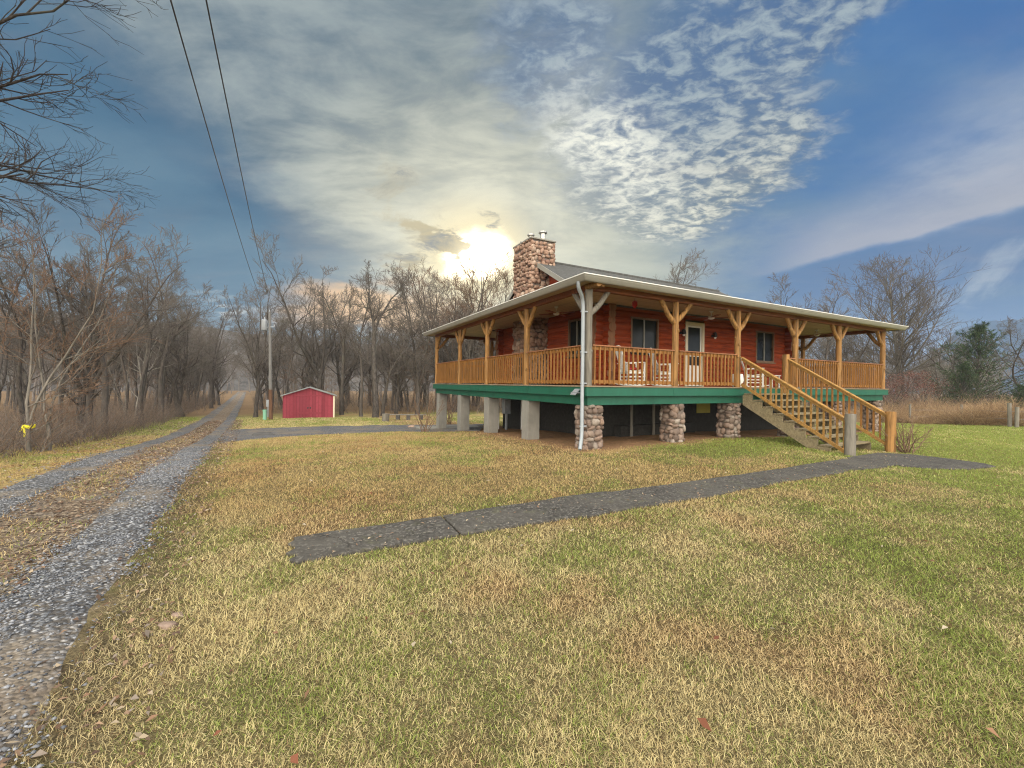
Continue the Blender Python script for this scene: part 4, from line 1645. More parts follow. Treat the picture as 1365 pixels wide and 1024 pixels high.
# ================================================================== things on the porch
def chair_proto():
    t = empty('rocking_chair', (0, 0, 0))
    m = MB()
    for k in range(9):
        x = -0.22 + k * 0.056
        m.box(x, x + 0.042, -0.25, 0.25, 0.405 + 0.008 * abs(k - 3), 0.425 + 0.008 * abs(k - 3))
    m.box(-0.24, 0.28, -0.27, -0.245, 0.36, 0.404).box(-0.24, 0.28, 0.245, 0.27, 0.36, 0.404)
    m.build('seat', WHITE, t)
    m = MB()
    for k in range(6):
        y = -0.235 + k * 0.081
        m.bar((-0.21, y + 0.03, 0.40), (-0.43, y + 0.03, 1.10 + 0.02 * (2.5 - abs(k - 2.5))), 0.058, 0.016, (1, 0, 0))
    m.bar((-0.25, -0.26, 0.52), (-0.25, 0.26, 0.52), 0.02, 0.05).bar((-0.40, -0.26, 1.02), (-0.40, 0.26, 1.02), 0.02, 0.06)
    m.build('backrest', WHITE, t)
    for sy in (-1, 1):
        y = 0.29 * sy
        m = MB().bar((-0.30, y, 0.64), (0.30, y, 0.66), 0.09, 0.022)
        m.build('armrest', WHITE, t)
        m = MB().bar((-0.22, y * 0.95, 0.06), (-0.24, y * 0.95, 0.63), 0.045, 0.045, (1, 0, 0))
        m.build('leg', WHITE, t)
        m = MB().bar((0.26, y * 0.95, 0.06), (0.26, y * 0.95, 0.65), 0.045, 0.045, (1, 0, 0))
        m.build('leg', WHITE, t)
        m = MB()
        for z in (0.16, 0.26, 0.36): m.bar((-0.22, y * 0.95, z), (0.26, y * 0.95, z), 0.02, 0.035)
        m.build('side_slats', WHITE, t)
        m = MB()
        P = [(-0.46 + 0.1 * k, y * 0.95, 0.018 + 0.32 * ((-0.46 + 0.1 * k - 0.02) ** 2)) for k in range(10)]
        for a, b in zip(P[:-1], P[1:]): m.bar(a, b, 0.04, 0.035)
        m.build('rocker', WHITE, t)
    return t


def copy_tree(o, parent=None):
    c = o.copy()
    COL.objects.link(c)
    if parent: c.parent = parent
    for ch_ in list(o.children): copy_tree(ch_, c)
    return c


ch1 = chair_proto()


def put(o, x, y, z, rz):
    X, Y = hw(x, y)
    o.location = (X, Y, z)
    o.rotation_euler = (0, 0, TH + rz)
    return o


CG = 'white rocking chairs on the front porch'
spots = [(2.42, 1.10, -0.35, 'white slatted rocking chair with the red cushion, nearest the corner post'),
         (3.72, 1.10, -0.5, 'white slatted rocking chair without cushion under the first front window'),
         (8.25, 1.25, -0.9, 'white rocking chair partly hidden behind the stair railing')]
for k, (x, y, rz, lab) in enumerate(spots):
    o = ch1 if k == 0 else copy_tree(ch1)
    put(o, x, y, ZD + 0.006, rz)
    tag(o, lab, 'chair', CG)
m = MB().blob((0, 0, 0), (0.20, 0.20, 0.05), random.Random(3), 12, 8, 0.03)
cu = m.build('cushion', CUSHION, None, smooth=True)
cu.location = (*hw(2.40, 1.10), ZD + 0.49)
cu.rotation_euler = (0, 0.0, TH)
tag(cu, 'red cushion lying on the seat of the nearest white rocking chair', 'cushion')
m = MB().tube([(0, 0, 0), (0, 0, 0.03), (0, 0, 0.22), (0, 0, 0.38), (0, 0, 0.42)], [0.12, 0.14, 0.19, 0.17, 0.155], 20)
pl = m.build('planter', WHITE, None, smooth=True)
pl.location = (*hw(6.62, 0.75), ZD + 0.006)
tag(pl, 'round white pot standing on the porch floor near the stair top', 'pot')
t = empty('side_table', (*hw(8.95, 1.05), ZD + 0.006), TH)
MB().box(-0.25, 0.25, -0.2, 0.2, 0.40, 0.43).build('table_top', WHITE, t)
for sx in (-1, 1):
    for sy in (-1, 1): MB().box(sx * 0.21 - 0.02, sx * 0.21 + 0.02, sy * 0.16 - 0.02, sy * 0.16 + 0.02, 0, 0.40).build('leg', WHITE, t)
tag(t, 'low white table beside the rocking chair behind the stairs', 'table')


def fan(x, y, label, rz):
    zc_ = zc(min(x, y, DX - x))
    t = empty('ceiling_fan', (*hw(x, y), zc_), TH + rz)
    MB().tube([(0, 0, -0.001), (0, 0, -0.05)], [0.07, 0.04], 12).tube([(0, 0, -0.05), (0, 0, -0.16)], 0.015, 8).build('downrod', WHITE, t)
    MB().tube([(0, 0, -0.16), (0, 0, -0.18), (0, 0, -0.24), (0, 0, -0.27)], [0.06, 0.10, 0.10, 0.05], 14).build('motor', WHITE, t)
    for k in range(4):
        a = k * math.pi / 2 + 0.3
        c, s = math.cos(a), math.sin(a)
        MB().bar((0.11 * c, 0.11 * s, -0.215), (0.60 * c, 0.60 * s, -0.215), 0.125, 0.012).build('fan_blade', REDFAN, t)
    return tag(t, label, 'ceiling fan', 'porch ceiling fans')


fan(1.2, 3.14, 'red-bladed ceiling fan under the left side of the porch', 0.2)
fan(5.93, 1.2, 'red-bladed ceiling fan in front of the white door', 0.7)
fan(13.6, 1.9, 'red-bladed ceiling fan at the far right end of the porch', 0.5)
t = empty('hanging_lantern', (*hw(2.37, 0.95), zc(0.95)), TH)
MB().tube([(0, 0, 0), (0, 0, -0.06)], 0.006, 6).build('hook', BLACK, t)
MB().tube([(0, 0, -0.05), (0, 0, -0.09), (0, 0, -0.19), (0, 0, -0.24), (0.01, 0, -0.27)], [0.02, 0.07, 0.075, 0.04, 0.01], 10).build('body', CUSHION, t, smooth=True)
tag(t, 'small red ornament hanging from the front porch ceiling', 'ornament')
# ================================================================== shed, pole, small things
sx, sy = at(412, 557.5)
SD = sy
shed = empty('red_shed', (sx, sy, float(G(sx, sy))), R(25))
tag(shed, 'faded red board shed with a low tin gable roof by the utility pole', 'shed')
kx = SD / F
hwid = 31.0 * kx
EH = 29.5 * kx
PH = 40.0 * kx
LEN = 4.2
V = [(-hwid, 0, -0.15), (hwid, 0, -0.15), (hwid, 0, EH), (0, 0, PH), (-hwid, 0, EH)]
V += [(x, LEN, z) for (x, y, z) in V]
MB().add(V, [(0, 1, 2, 3, 4), (9, 8, 7, 6, 5), (0, 5, 6, 1), (1, 6, 7, 2), (2, 7, 8, 3), (3, 8, 9, 4), (4, 9, 5, 0)]).build('wall', REDP, shed)
for sg in (-1, 1):
    sl_ = (PH - EH) / hwid
    x1 = sg * (hwid + 0.17)
    zE = PH - sl_ * (hwid + 0.17)
    V = []
    for y in (-0.16, LEN + 0.15):
        V += [(0, y, PH + 0.02), (x1, y, zE + 0.02), (x1, y, zE + 0.075), (0, y, PH + 0.075)]
    MB().add(V, [(0, 1, 2, 3), (7, 6, 5, 4), (0, 4, 5, 1), (1, 5, 6, 2), (2, 6, 7, 3), (3, 7, 4, 0)]).build('roof', TINROOF, shed)
dw = hwid * 0.50
for sg in (-1, 1):
    d = MB().box(min(0.012 * sg, dw * sg), max(0.012 * sg, dw * sg), -0.045, -0.004, 0.04, EH * 0.97).build('door', REDP, shed, 0.004)
    MB().box(min(0.02 * sg, (dw - 0.03) * sg), max(0.02 * sg, (dw - 0.03) * sg), -0.065, -0.046, EH * 0.18, EH * 0.26).build('brace', REDTRIM, d)
MB().box(-0.13, -0.06, -0.085, -0.046, EH * 0.42, EH * 0.50).box(0.06, 0.13, -0.085, -0.046, EH * 0.42, EH * 0.50).box(-0.10, 0.10, -0.095, -0.086, EH * 0.45, EH * 0.47).build('latch', BLACK, shed)
MB().box(-dw * 1.08, dw * 1.08, -0.06, -0.004, EH * 0.98, EH * 0.98 + 0.09).build('door_track', REDTRIM, shed)
MB().box(-0.05, 0.05, -0.055, -0.003, EH * 0.98 + 0.092, PH - 0.10).build('trim', REDTRIM, shed)
MB().box(hwid - 0.10, hwid + 0.01, -0.05, -0.003, -0.1, EH - 0.02).build('trim', CREAM, shed)
MB().box(-hwid * 0.57 - 0.05, -hwid * 0.57 + 0.04, -0.05, -0.003, 0, EH + 0.16).build('trim', REDTRIM, shed)

# utility pole
ux, uy = at(361, 560)
ug = float(G(ux, uy))
top = (HZ - 0.0116 * 322 - 416) / F * uy + CZ - ug
pole = empty('utility_pole', (ux, uy, ug))
tag(pole, 'grey wooden utility pole with a transformer left of the red shed', 'utility pole')
tl = -0.022 * top
m = MB().log((tl * 0.28, 0, top * 0.28), (tl, 0, top), 0.115, 12, 10, 0.02, rh, 0.72)
m.build('shaft', POLEW, pole, smooth=True)
m = MB().log((0, 0, -0.3), (tl * 0.28, 0, top * 0.28 + 0.002), 0.14, 12, 6, 0.03, rh, 0.9)
m.build('pole_butt', POLEBR, pole, smooth=True)
m = MB().tube([(tl - 0.34, -0.05, top - 1.35), (tl - 0.34, -0.05, top - 1.30), (tl - 0.34, -0.05, top - 0.62), (tl - 0.34, -0.05, top - 0.56)], [0.19, 0.21, 0.21, 0.12], 14)
m.box(tl - 0.2, tl - 0.08, -0.08, 0.0, top - 1.2, top - 1.1).box(tl - 0.2, tl - 0.08, -0.08, 0.0, top - 0.8, top - 0.7)
m.tube([(tl - 0.34, -0.05, top - 0.56), (tl - 0.34, -0.05, top - 0.38)], [0.05, 0.03], 8)
m.build('transformer', GREYM, pole, smooth=True)
m = MB().box(tl - 0.02, tl + 0.40, -0.05, 0.03, top - 1.12, top - 1.06).tube([(tl + 0.35, 0, top - 1.06), (tl + 0.35, 0, top - 0.92)], 0.04, 8).tube([(tl - 0.02, 0, top - 0.02), (tl - 0.02, 0, top + 0.16)], [0.05, 0.03], 8)
m.build('insulator_arm', GREYM, pole)
MB().box(-0.26, -0.08, -0.16, 0.02, 0.95, 1.45).box(-0.2, -0.12, -0.1, -0.04, 0.2, 0.95).build('meter_box', GREYM, pole, 0.01)
px_, py_ = at(355.5, 560)
pe = empty('cable_pedestal', (px_ - 0.02, py_ - 0.2, float(G(px_, py_))))
MB().box(-0.1, 0.1, -0.08, 0.08, -0.05, 0.62).box(-0.115, 0.115, -0.095, 0.095, 0.62, 0.75).build('cabinet', m_paint('pale_green', (0.2, 0.42, 0.3), 0.6), pe, 0.01)
tag(pe, 'short pale green utility pedestal at the foot of the wooden pole', 'utility box')

# overhead wires: from the pole to the next pole behind the photographer
def wire(P0, P1, sag, label):
    P0, P1 = Vector(P0), Vector(P1)
    pts = []
    for k in range(41):
        t = k / 40
        p = P0.lerp(P1, t)
        p.z -= sag * 4 * t * (1 - t)
        pts.append(p)
    o = MB().tube(pts, 0.009, 6).build('power_line', WIRE, None, smooth=True)
    tag(o, label, 'power line', 'overhead power lines')


def wire_through(px, Y, P0, ext):
    u, v = ray(px, 0)
    p = Vector((u * Y, Y, CZ + v * Y))
    d = p - Vector(P0)
    return p + d * ext


A0 = (ux + tl - 0.3, uy, ug + top + 0.25)
A1 = (ux + tl + 0.3, uy, ug + top + 0.1)
wire(A0, wire_through(250, 5.6, A0, 0.45), 0.9, 'left one of the two black overhead lines running from the pole')
wire(A1, wire_through(291, 5.6, A1, 0.45), 0.9, 'right one of the two black overhead lines running from the pole')

# weathered post at the stair foot
X, Y = at(1133, 608)
pp = MB().log((X, Y, float(G(X, Y)) - 0.2), (X, Y, float(G(X, Y)) + 0.98), 0.105, 12, 10, 0.05, rh).build('wooden_post', POST_GREY, None, smooth=True)
tag(pp, 'grey weathered round post standing at the foot of the stairs', 'post')

# stump, low bench, rocks
X, Y = at(514, 562)
tag(MB().log((X, Y, float(G(X, Y)) - 0.1), (X, Y, float(G(X, Y)) + 0.5), 0.24, 12, 4, 0.06, rh).build('tree_stump', POST_GREY, None, smooth=True), 'grey cut tree stump at the left end of the low bench', 'stump')
X, Y = at(542, 560)
be = empty('low_bench', (X, Y, float(G(X, Y))), R(4))
MB().box(-1.35, 1.35, -0.14, 0.14, 0.33, 0.39).build('seat', POST_GREY, be)
for x in (-0.6, 0.12, 1.0): MB().box(x - 0.12, x + 0.12, -0.11, 0.11, -0.06, 0.329).build('leg', ROCK, be)
tag(be, 'low plank bench on dark blocks on the grass beyond the gravel', 'bench')


def rock(px, py, r, label, mat=ROCK, flat=0.6):
    X, Y = at(px, py)
    o = MB().blob((0, 0, 0), (r, r * 0.7, r * flat), rh, 10, 6, 0.2).build('rock', mat, None, smooth=True)
    o.location = (X, Y, float(G(X, Y)) + r * flat * 0.25)
    tag(o, label, 'rock')


rock(352, 582, 0.42, 'flat dark rock at the near edge of the gravel spur', ROCK, 0.3)
rock(549, 571, 0.2, 'small reddish stone on the gravel near the house piers', STONE_WARM)
rock(224, 836, 0.055, 'larger pale stone in the bare patch of lawn near the drive', STONE, 0.5)
rock(236, 822, 0.04, 'smaller pale stone in the bare patch of lawn near the drive', STONE, 0.5)

# ---- field fence on the right: weathered posts and wire
def fpost(px, Y, h):
    X, Y = along(px, Y)
    return X, Y, float(G(X, Y)), h


FP = [fpost(1213, 26.5, 1.2), fpost(1282, 25.0, 1.2), fpost(1347, 22.5, 1.3), fpost(1356, 22.2, 1.1), fpost(1400, 21.6, 1.2)]
fe = empty('wire_fence', FP[0][:3])
for (X, Y, Z, h) in FP:
    m = MB().log((X - FP[0][0], Y - FP[0][1], Z - 0.2 - FP[0][2]), (X - FP[0][0] + rh.uniform(-0.05, 0.05), Y - FP[0][1], Z + h - FP[0][2]), 0.06 if 1.15 < h < 1.25 else 0.085, 9, 5, 0.06, rh)
    m.build('post', POST_GREY, fe, smooth=True)
m = MB()
for hh in (0.45, 0.85):
    m.tube([(X - FP[0][0], Y - FP[0][1], Z + hh - FP[0][2]) for (X, Y, Z, h) in FP], 0.006, 4)
m.build('wire', GREYM, fe)
tag(fe, 'old wire fence of grey posts along the tall dry grass', 'fence')

# ================================================================== trees that stand out
def T(name, key, px, depth, h, rz, label, wide=1.0, lean=(0, 0), cat='tree', group=None):
    x, y = along(px, depth)
    return plant(name, key, x, y, h, rz, label, cat, group, wide, lean)


# behind the shed and pole
GB = 'bare trees behind the shed'
T('bare_tree', 'forked', 341, 33, 10.6, 0.4, 'bare forked tree standing just left of the utility pole', 0.9, (0.0, 0.02), group=GB)
T('bare_tree', 'slim', 381, 33.5, 9.6, 1.2, 'thin bare tree between the utility pole and the red shed', 0.9, group=GB)
T('bare_tree', 'spread', 424, 38.5, 14.4, 2.3, 'wide bare tree rising directly behind the red shed roof', 1.0, (0.02, 0), group=GB)
T('bare_tree', 'tall', 456, 36, 12.0, 0.7, 'bare tree just right of the red shed', 0.85, (-0.04, 0), group=GB)
T('bare_tree', 'slim', 482, 34, 12.0, 2.6, 'straight dark bare trunk between shed and tallest bare tree', 1.0, group=GB)
T('bare_tree', 'tall', 501, 33, 13.6, 3.4, 'tallest bare tree above the wood left of the house', 1.1, group=GB)
T('bare_tree', 'crooked', 510, 35.5, 9.6, 5.0, 'crooked dark tree pressed against the tallest bare tree', 1.0, group=GB)
T('bare_tree', 'forked', 557, 37, 12.3, 1.9, 'bare forked tree just left of the porch corner', 1.0, group=GB)
T('bare_tree', 'crooked', 533, 43, 10.5, 3.0, 'smaller bare tree behind the low bench', 1.0, group=GB)
GH = 'bare trees behind the house'
T('bare_tree', 'golden', 607, 42, 14.6, 0.2, 'sunlit bare tree directly under the sun glow', 1.1, group=GH)
T('bare_tree', 'golden', 655, 44, 15.4, 2.0, 'sunlit bare tree touching the left side of the chimney', 1.1, group=GH)
T('bare_tree', 'forked', 590, 46, 13.5, 2.9, 'bare tree showing above the far porch roof corner', 1.0, group=GH)
T('bare_tree', 'forked', 888, 46, 16.2, 4.0, 'bare treetop poking over the roof right of the chimney', 1.0, group=GH)
T('bare_tree', 'crooked', 985, 42, 14.2, 1.0, 'bare treetop over the right half of the roof', 1.2, group=GH)
T('bare_tree', 'spread', 1030, 48, 14.2, 2.2, 'wide bare treetop behind the right end of the roof ridge', 1.1, group=GH)
T('bare_tree', 'slim', 1092, 40, 12.4, 0.3, 'slender bare tree seen through the right porch posts', 1.1, group=GH)
T('bare_tree', 'forked', 1130, 44, 11.0, 1.3, 'bare tree between the right porch posts and the big oak', 1.1, group=GH)
T('oak_tree', 'oak', 1197, 43, 13.4, 0.8, 'big round-crowned bare oak right of the house', 1.28, cat='tree')
T('bare_tree', 'crooked', 1372, 30, 7.6, 2.4, 'small bare tree cut by the right edge beside the conifer', 1.0)

# left edge
T('bare_tree', 'near', -270, 8.6, 14.0, 0.9, 'nearest bare tree reaching long branches in from the upper left', 1.15)
T('bare_tree', 'near', -190, 14, 11.5, 3.9, 'bare tree whose limbs cross the sky at the left edge', 1.0)
x, y = at(38, 603)
plant('bare_tree', 'sapling', x, y, 6.0, 0.5, 'pale multi-stemmed tree with a yellow ribbon at the left edge', 'tree', None, 1.2, (0.03, 0.0))
plant('bare_tree', 'sapling', x + 0.25, y + 0.25, 5.6, 1.5, 'thin sapling growing against the yellow-ribboned tree', 'tree', None, 1.1, (-0.05, 0.0))
z = float(G(x, y))
m = MB()
rr = 0.10
for k in range(3):
    m.tube([(x + rr * math.cos(a), y + rr * math.sin(a), z + 0.62 + 0.02 * k + 0.02 * math.sin(3 * a)) for a in [i * math.pi / 6 for i in range(13)]], 0.02, 5)
m.bar((x + 0.03, y - 0.13, z + 0.63), (x + 0.09, y - 0.16, z + 0.40), 0.035, 0.008).bar((x + 0.03, y - 0.13, z + 0.63), (x - 0.04, y - 0.15, z + 0.53), 0.035, 0.008).blob((x + 0.02, y - 0.13, z + 0.63), (0.04, 0.03, 0.035), rh)
tag(m.build('ribbon', YELLOW), 'yellow ribbon tied low on the pale tree at the left edge', 'ribbon')
GL = 'large trees along the left of the drive'
T('bare_tree', 'spread', 106, 17, 8.2, 3.1, 'dark thick-limbed spreading tree left of the white-barked one', 0.95, group=GL)
x, y = at(181, 562)
plant('bare_tree', 'pale', x, y, 7.8, 2.2, 'white-barked leaning tree at the edge of the left verge', 'tree', GL, 0.9, (-0.05, 0.02))
T('bare_tree', 'tall', 186, 25.5, 10.8, 1.6, 'tall dark bare tree right behind the white-barked tree', 0.85, group=GL)
T('bare_tree', 'slim', 214, 28, 11.8, 0.2, 'upright bare tree at the right shoulder of the left wood', 1.15, group=GL)
T('bare_tree', 'crooked', 243, 33, 10.4, 4.3, 'leaning bare tree whose long limb reaches towards the drive', 1.2, (0.10, 0), group=GL)
T('bare_tree', 'forked', 282, 45, 10.6, 5.2, 'bare tree at the left side of the far drive', 1.0, group=GL)

# vines and leaf tufts on the dark tree
rng = np.random.RandomState(40)
# ---- the rest of the left wood
n_ = 0
WG = 'bare trees crowding the wood left of the drive'
WL_ = 'slender grey bare tree in the crowded wood left of the drive'
keys = ['slim', 'forked', 'tall', 'crooked', 'sapling', 'spread', 'sapling', 'slim']
placed = []
while n_ < 78:
    s = 5 + 75 * rng.rand() ** 1.15
    nrm_ = -(4.6 + 22 * rng.rand() ** 1.2)
    x, y = RD * s + RN * nrm_
    if y < 3 or x / y < -1.45 or any((x - a) ** 2 + (y - b) ** 2 < 1.3 for a, b in placed): continue
    placed.append((x, y))
    key = keys[rng.randint(len(keys))]
    d = math.hypot(x, y)
    h = (6.0 + 4.5 * rng.rand()) * (0.72 if d < 22 else 1.0) * (0.62 if key == 'sapling' else 1)
    plant('bare_tree', key, x, y, h, rng.uniform(0, 6.28), WL_, 'tree', WG, rng.uniform(0.8, 1.1), (rng.normal(0, 0.05), rng.normal(0, 0.05)))
    n_ += 1
# ---- the wood behind the shed and house
n_ = 0
BG = 'bare trees of the wood beyond the lawn'
BL_ = 'thin bare tree in the wood beyond the shed and the house'
while n_ < 128:
    px = rng.uniform(268, 700) if n_ < 80 else (rng.uniform(700, 1180) if n_ < 100 else rng.uniform(980, 1290))
    dep = rng.uniform(38, 62)
    x, y = along(px, dep)
    if -3.2 < rn(x, y) < 1.0: continue
    if any((x - a) ** 2 + (y - b) ** 2 < 2.0 for a, b in placed): continue
    placed.append((x, y))
    key = keys[rng.randint(len(keys))]
    h = rng.uniform(7.0, 11.0) * (0.7 if key == 'sapling' else 1)
    plant('bare_tree', key, x, y, h, rng.uniform(0, 6.28), BL_, 'tree', BG, rng.uniform(0.85, 1.15), (rng.normal(0, 0.04), rng.normal(0, 0.04)))
    n_ += 1


# ---- russet-leaved small trees on the right
def leaf_cloud(rng, P, n, spread, size, cols, droop=0.0):
    k = rng.randint(0, len(P), n)
    c = P[k] + rng.normal(0, spread, (n, 3))
    a = nrm(rng.normal(0, 1, (n, 3)))
    b = nrm(np.cross(a, rng.normal(0, 1, (n, 3))))
    s = size * rng.uniform(0.6, 1.3, (n, 1))
    V = np.stack([c - a * s, c + b * s * 0.5, c + a * s, c - b * s * 0.5], 1)
    cc = cols[rng.randint(0, len(cols), n)] * rng.uniform(0.7, 1.25, (n, 1))
    return V.reshape(-1, 3), np.arange(n * 4).reshape(n, 4), np.repeat(cc, 4, 0)


RUSC = np.array([(0.17, 0.075, 0.058), (0.21, 0.10, 0.075), (0.13, 0.065, 0.052), (0.23, 0.13, 0.10)])
t_, c_w, tips = gen_tree(seed=21, H=6, fork=0.22, leaders=4, lead_ang=(18, 42), limbs=8, br=5, tw=4, fine=0, r0=0.10, trop=0.01)
lv, lq, lc = leaf_cloud(np.random.RandomState(5), tips, 4200, 0.16, 0.062, RUSC)
mt = np_mesh('russet_trunk', *t_, smooth=True)
mt.materials.append(BARK)
mc = np_mesh('russet_crown', *c_w)
mc.materials.append(TWIG)
ml = np_mesh('russet_leaves', lv, lq, col=lc)
ml.materials.append(LEAF)
RG = 'low russet-leaved trees right of the house'
for (px, dep, h, rz, w_, lab) in ((1145, 36, 4.6, 0.3, 1.25, 'russet-leaved low tree seen through the last porch bay'),
                             (1188, 34, 3.6, 2.0, 1.5, 'russet-leaved low tree right of the last porch post'),
                             (1232, 36, 3.8, 4.1, 1.45, 'russet-leaved low tree under the right side of the oak'),
                             (1110, 40, 4.8, 5.0, 1.2, 'russet-leaved low tree behind the middle of the right porch')):
    x, y = along(px, dep)
    o = empty('russet_tree', (x, y, float(G(x, y))), rz)
    o.scale = (h / 6 * w_, h / 6 * w_, h / 6)
    link('trunk', mt, None, o)
    c_o = link('crown', mc, None, o)
    link('leaves', ml, None, c_o)
    tag(o, lab, 'tree', RG)


# ---- conifer
def conifer(seed, H, wid):
    rng = np.random.RandomState(seed)
    tp, tr = grow(rng, np.array([[0, 0, -0.1]]), np.array([[0, 0, 1.0]]), np.array([H]), np.array([0.16]), 10, 0.015, 0.1, 0.1)
    trunk = tubes(tp, tr, 8)
    n = 105
    t = np.sort(rng.uniform(0.03, 0.99, n))
    idx = np.minimum((t * 10).astype(int), 9)
    P = tp[0, idx] + (tp[0, idx + 1] - tp[0, idx]) * (t * 10 - idx)[:, None]
    az = np.arange(n) * 2.4 + rng.uniform(-0.4, 0.4, n)
    el = np.radians(np.interp(t, [0, 0.5, 1], [14, 34, 66]) + rng.normal(0, 9, n))
    D = np.stack([np.cos(az) * np.cos(el), np.sin(az) * np.cos(el), np.sin(el)], -1)
    prof = np.interp(t, [0, 0.12, 0.35, 0.7, 0.9, 1], [0.72, 0.95, 1.0, 0.62, 0.33, 0.12]) * wid / 2
    L = prof * rng.uniform(0.6, 1.3, n)
    bp, br_ = grow(rng, P, D, L, 0.035 * L / wid * 2 + 0.008, 6, 0.07, 0.03, 0.2)
    br_t = tubes(bp, br_, 4)
    s = spawn(rng, bp, br_, L, 16, 0.12, 1.0, 30, 60, 0.34, 0.55, 0.5, 0.012)
    sp_, sr = grow(rng, s[0], s[1], s[2], np.maximum(s[3], 0.006), 3, 0.12, 0.03, 0.4)
    # needles: small flat sprays along every side twig
    K = len(sp_)
    per = 11
    t2 = rng.uniform(0.05, 1.0, (K, per))
    i2 = np.minimum((t2 * 3).astype(int), 2)
    k = np.arange(K)[:, None]
    A = sp_[k, i2] + (sp_[k, i2 + 1] - sp_[k, i2]) * (t2 * 3 - i2)[..., None]
    dd = nrm(sp_[k, i2 + 1] - sp_[k, i2])
    rv = nrm(np.cross(dd, rng.normal(0, 1, dd.shape)))
    nd = nrm(dd * 0.8 + rv * 0.8)
    ln = rng.uniform(0.09, 0.2, (K, per, 1))
    sd2 = nrm(np.cross(nd, rng.normal(0, 1, nd.shape))) * rng.uniform(0.010, 0.022, (K, per, 1))
    V = np.stack([A - sd2, A + sd2, A + nd * ln + sd2 * 0.4, A + nd * ln - sd2 * 0.4], 2).reshape(-1, 3)
    cols = np.array([(0.035, 0.062, 0.03), (0.05, 0.085, 0.035), (0.075, 0.105, 0.04), (0.045, 0.06, 0.04)])
    pick = np.repeat(rng.randint(0, 4, K), per)
    cc = cols[pick] * rng.uniform(0.7, 1.3, (K * per, 1))
    return trunk, br_t, (V, np.arange(len(V)).reshape(-1, 4), np.repeat(cc, 4, 0))


tr_, br2, nd_ = conifer(3, 8.0, 6.4)
mtr = np_mesh('conifer_trunk', *tr_, smooth=True)
mtr.materials.append(BARK)
mbr = np_mesh('conifer_branches', *br2)
mbr.materials.append(BARK)
mnd = np_mesh('conifer_needles', nd_[0], nd_[1], col=nd_[2])
mnd.materials.append(NEEDLE)
for (px, dep, h, w_, rz, lab) in ((1303, 36, 8.0, 1.12, 0.4, 'large dark green conifer at the right of the field'),
                             (1285, 33.5, 4.6, 1.1, 2.5, 'smaller conifer in front of the left side of the large conifer'),
                             (1362, 26, 2.6, 1.2, 4.0, 'low pale green conifer at the right edge')):
    x, y = along(px, dep)
    o = empty('conifer_tree', (x, y, float(G(x, y)) - 0.3), rz)
    o.scale = (h / 8 * w_, h / 8 * w_, h / 8)
    link('trunk', mtr, None, o)
    c_o = link('crown', mnd, None, o)
    link('branches', mbr, None, c_o)
    tag(o, lab, 'conifer', 'conifers right of the house')

# ---- shrubs
def shrub(px, py, H, n, spread, seed, label, col, dens_=4, name='bare_shrub'):
    rng = np.random.RandomState(seed)
    X, Y = at(px, py)
    P = np.zeros((n, 3))
    P[:, :2] = rng.normal(0, 0.06, (n, 2))
    P[:, 2] = -0.05
    az = rng.uniform(0, 6.28, n)
    a = rng.uniform(0.1, spread, n)
    D = np.stack([np.cos(az) * np.sin(a), np.sin(az) * np.sin(a), np.cos(a)], -1)
    L = H * rng.uniform(0.7, 1.15, n)
    p, r = grow(rng, P, D, L, np.full(n, 0.016), 6, 0.10, 0.02, 0.35)
    s = spawn(rng, p, r, L, dens_, 0.25, 1.0, 25, 60, 0.5, 0.45, 0.6, 0.009)
    p2, r2 = grow(rng, s[0], s[1], s[2], np.maximum(s[3], 0.004), 3, 0.14, 0.04, 0.5)
    s3 = spawn(rng, p2, r2, s[2], 3, 0.3, 1.0, 25, 50, 0.5, 0.4, 0.7, 0.005)
    p3, r3 = grow(rng, s3[0], s3[1], s3[2], np.maximum(s3[3], 0.003), 2, 0.12, 0.04, 0.6)
    Vq = merge([tubes(p, r, 5), tubes(p2, r2, 4), tubes(p3, r3, 3)])
    o = link(name, np_mesh(name, *Vq), col)
    o.location = (X, Y, float(G(X, Y)))
    tag(o, label, 'shrub')


shrub(1206, 604, 0.95, 16, 1.0, 1, 'bare twiggy shrub beside the yellow newel at the stair foot', TWIG_WARM)
shrub(567, 577, 1.5, 9, 0.5, 2, 'bare few-stemmed shrub in front of the left concrete pier', TWIG_WARM)
shrub(599, 566, 1.9, 16, 0.6, 3, 'bare reddish shrub seen between the two far concrete piers', TWIG_WARM)

# ================================================================== things nobody could count
def stems(name, P, H, rad, seed, cols, wander=0.12, trop=0.03, lean=0.35, nside=0, kind='stuff', mat=STEM, arch=0.0):
    rng = np.random.RandomState(seed)
    n = len(P)
    D = nrm(np.stack([rng.normal(0, lean, n), rng.normal(0, lean, n), np.ones(n)], -1))
    L = H * rng.uniform(0.55, 1.2, n)
    p, r = grow(rng, P, D, L, rad * rng.uniform(0.7, 1.3, n), 5, wander, trop - arch, 0.35)
    parts = [tubes(p, r, 3)]
    cs = [np.repeat(cols[rng.randint(0, len(cols), n)] * rng.uniform(0.7, 1.3, (n, 1)), 18, 0)]
    if nside:
        s = spawn(rng, p, r, L, nside, 0.25, 1.0, 25, 60, 0.45, 0.4, 0.6, 1)
        p2, r2 = grow(rng, s[0], s[1], s[2], s[3], 3, wander * 1.3, trop, 0.5)
        parts.append(tubes(p2, r2, 3))
        cs.append(np.repeat(np.repeat(cols[rng.randint(0, len(cols), n)] * rng.uniform(0.7, 1.3, (n, 1)), nside, 0), 12, 0))
    V, Q = merge(parts)
    o = link(name, np_mesh(name, V, Q, col=np.concatenate(cs)), mat)
    o['kind'] = kind
    return o


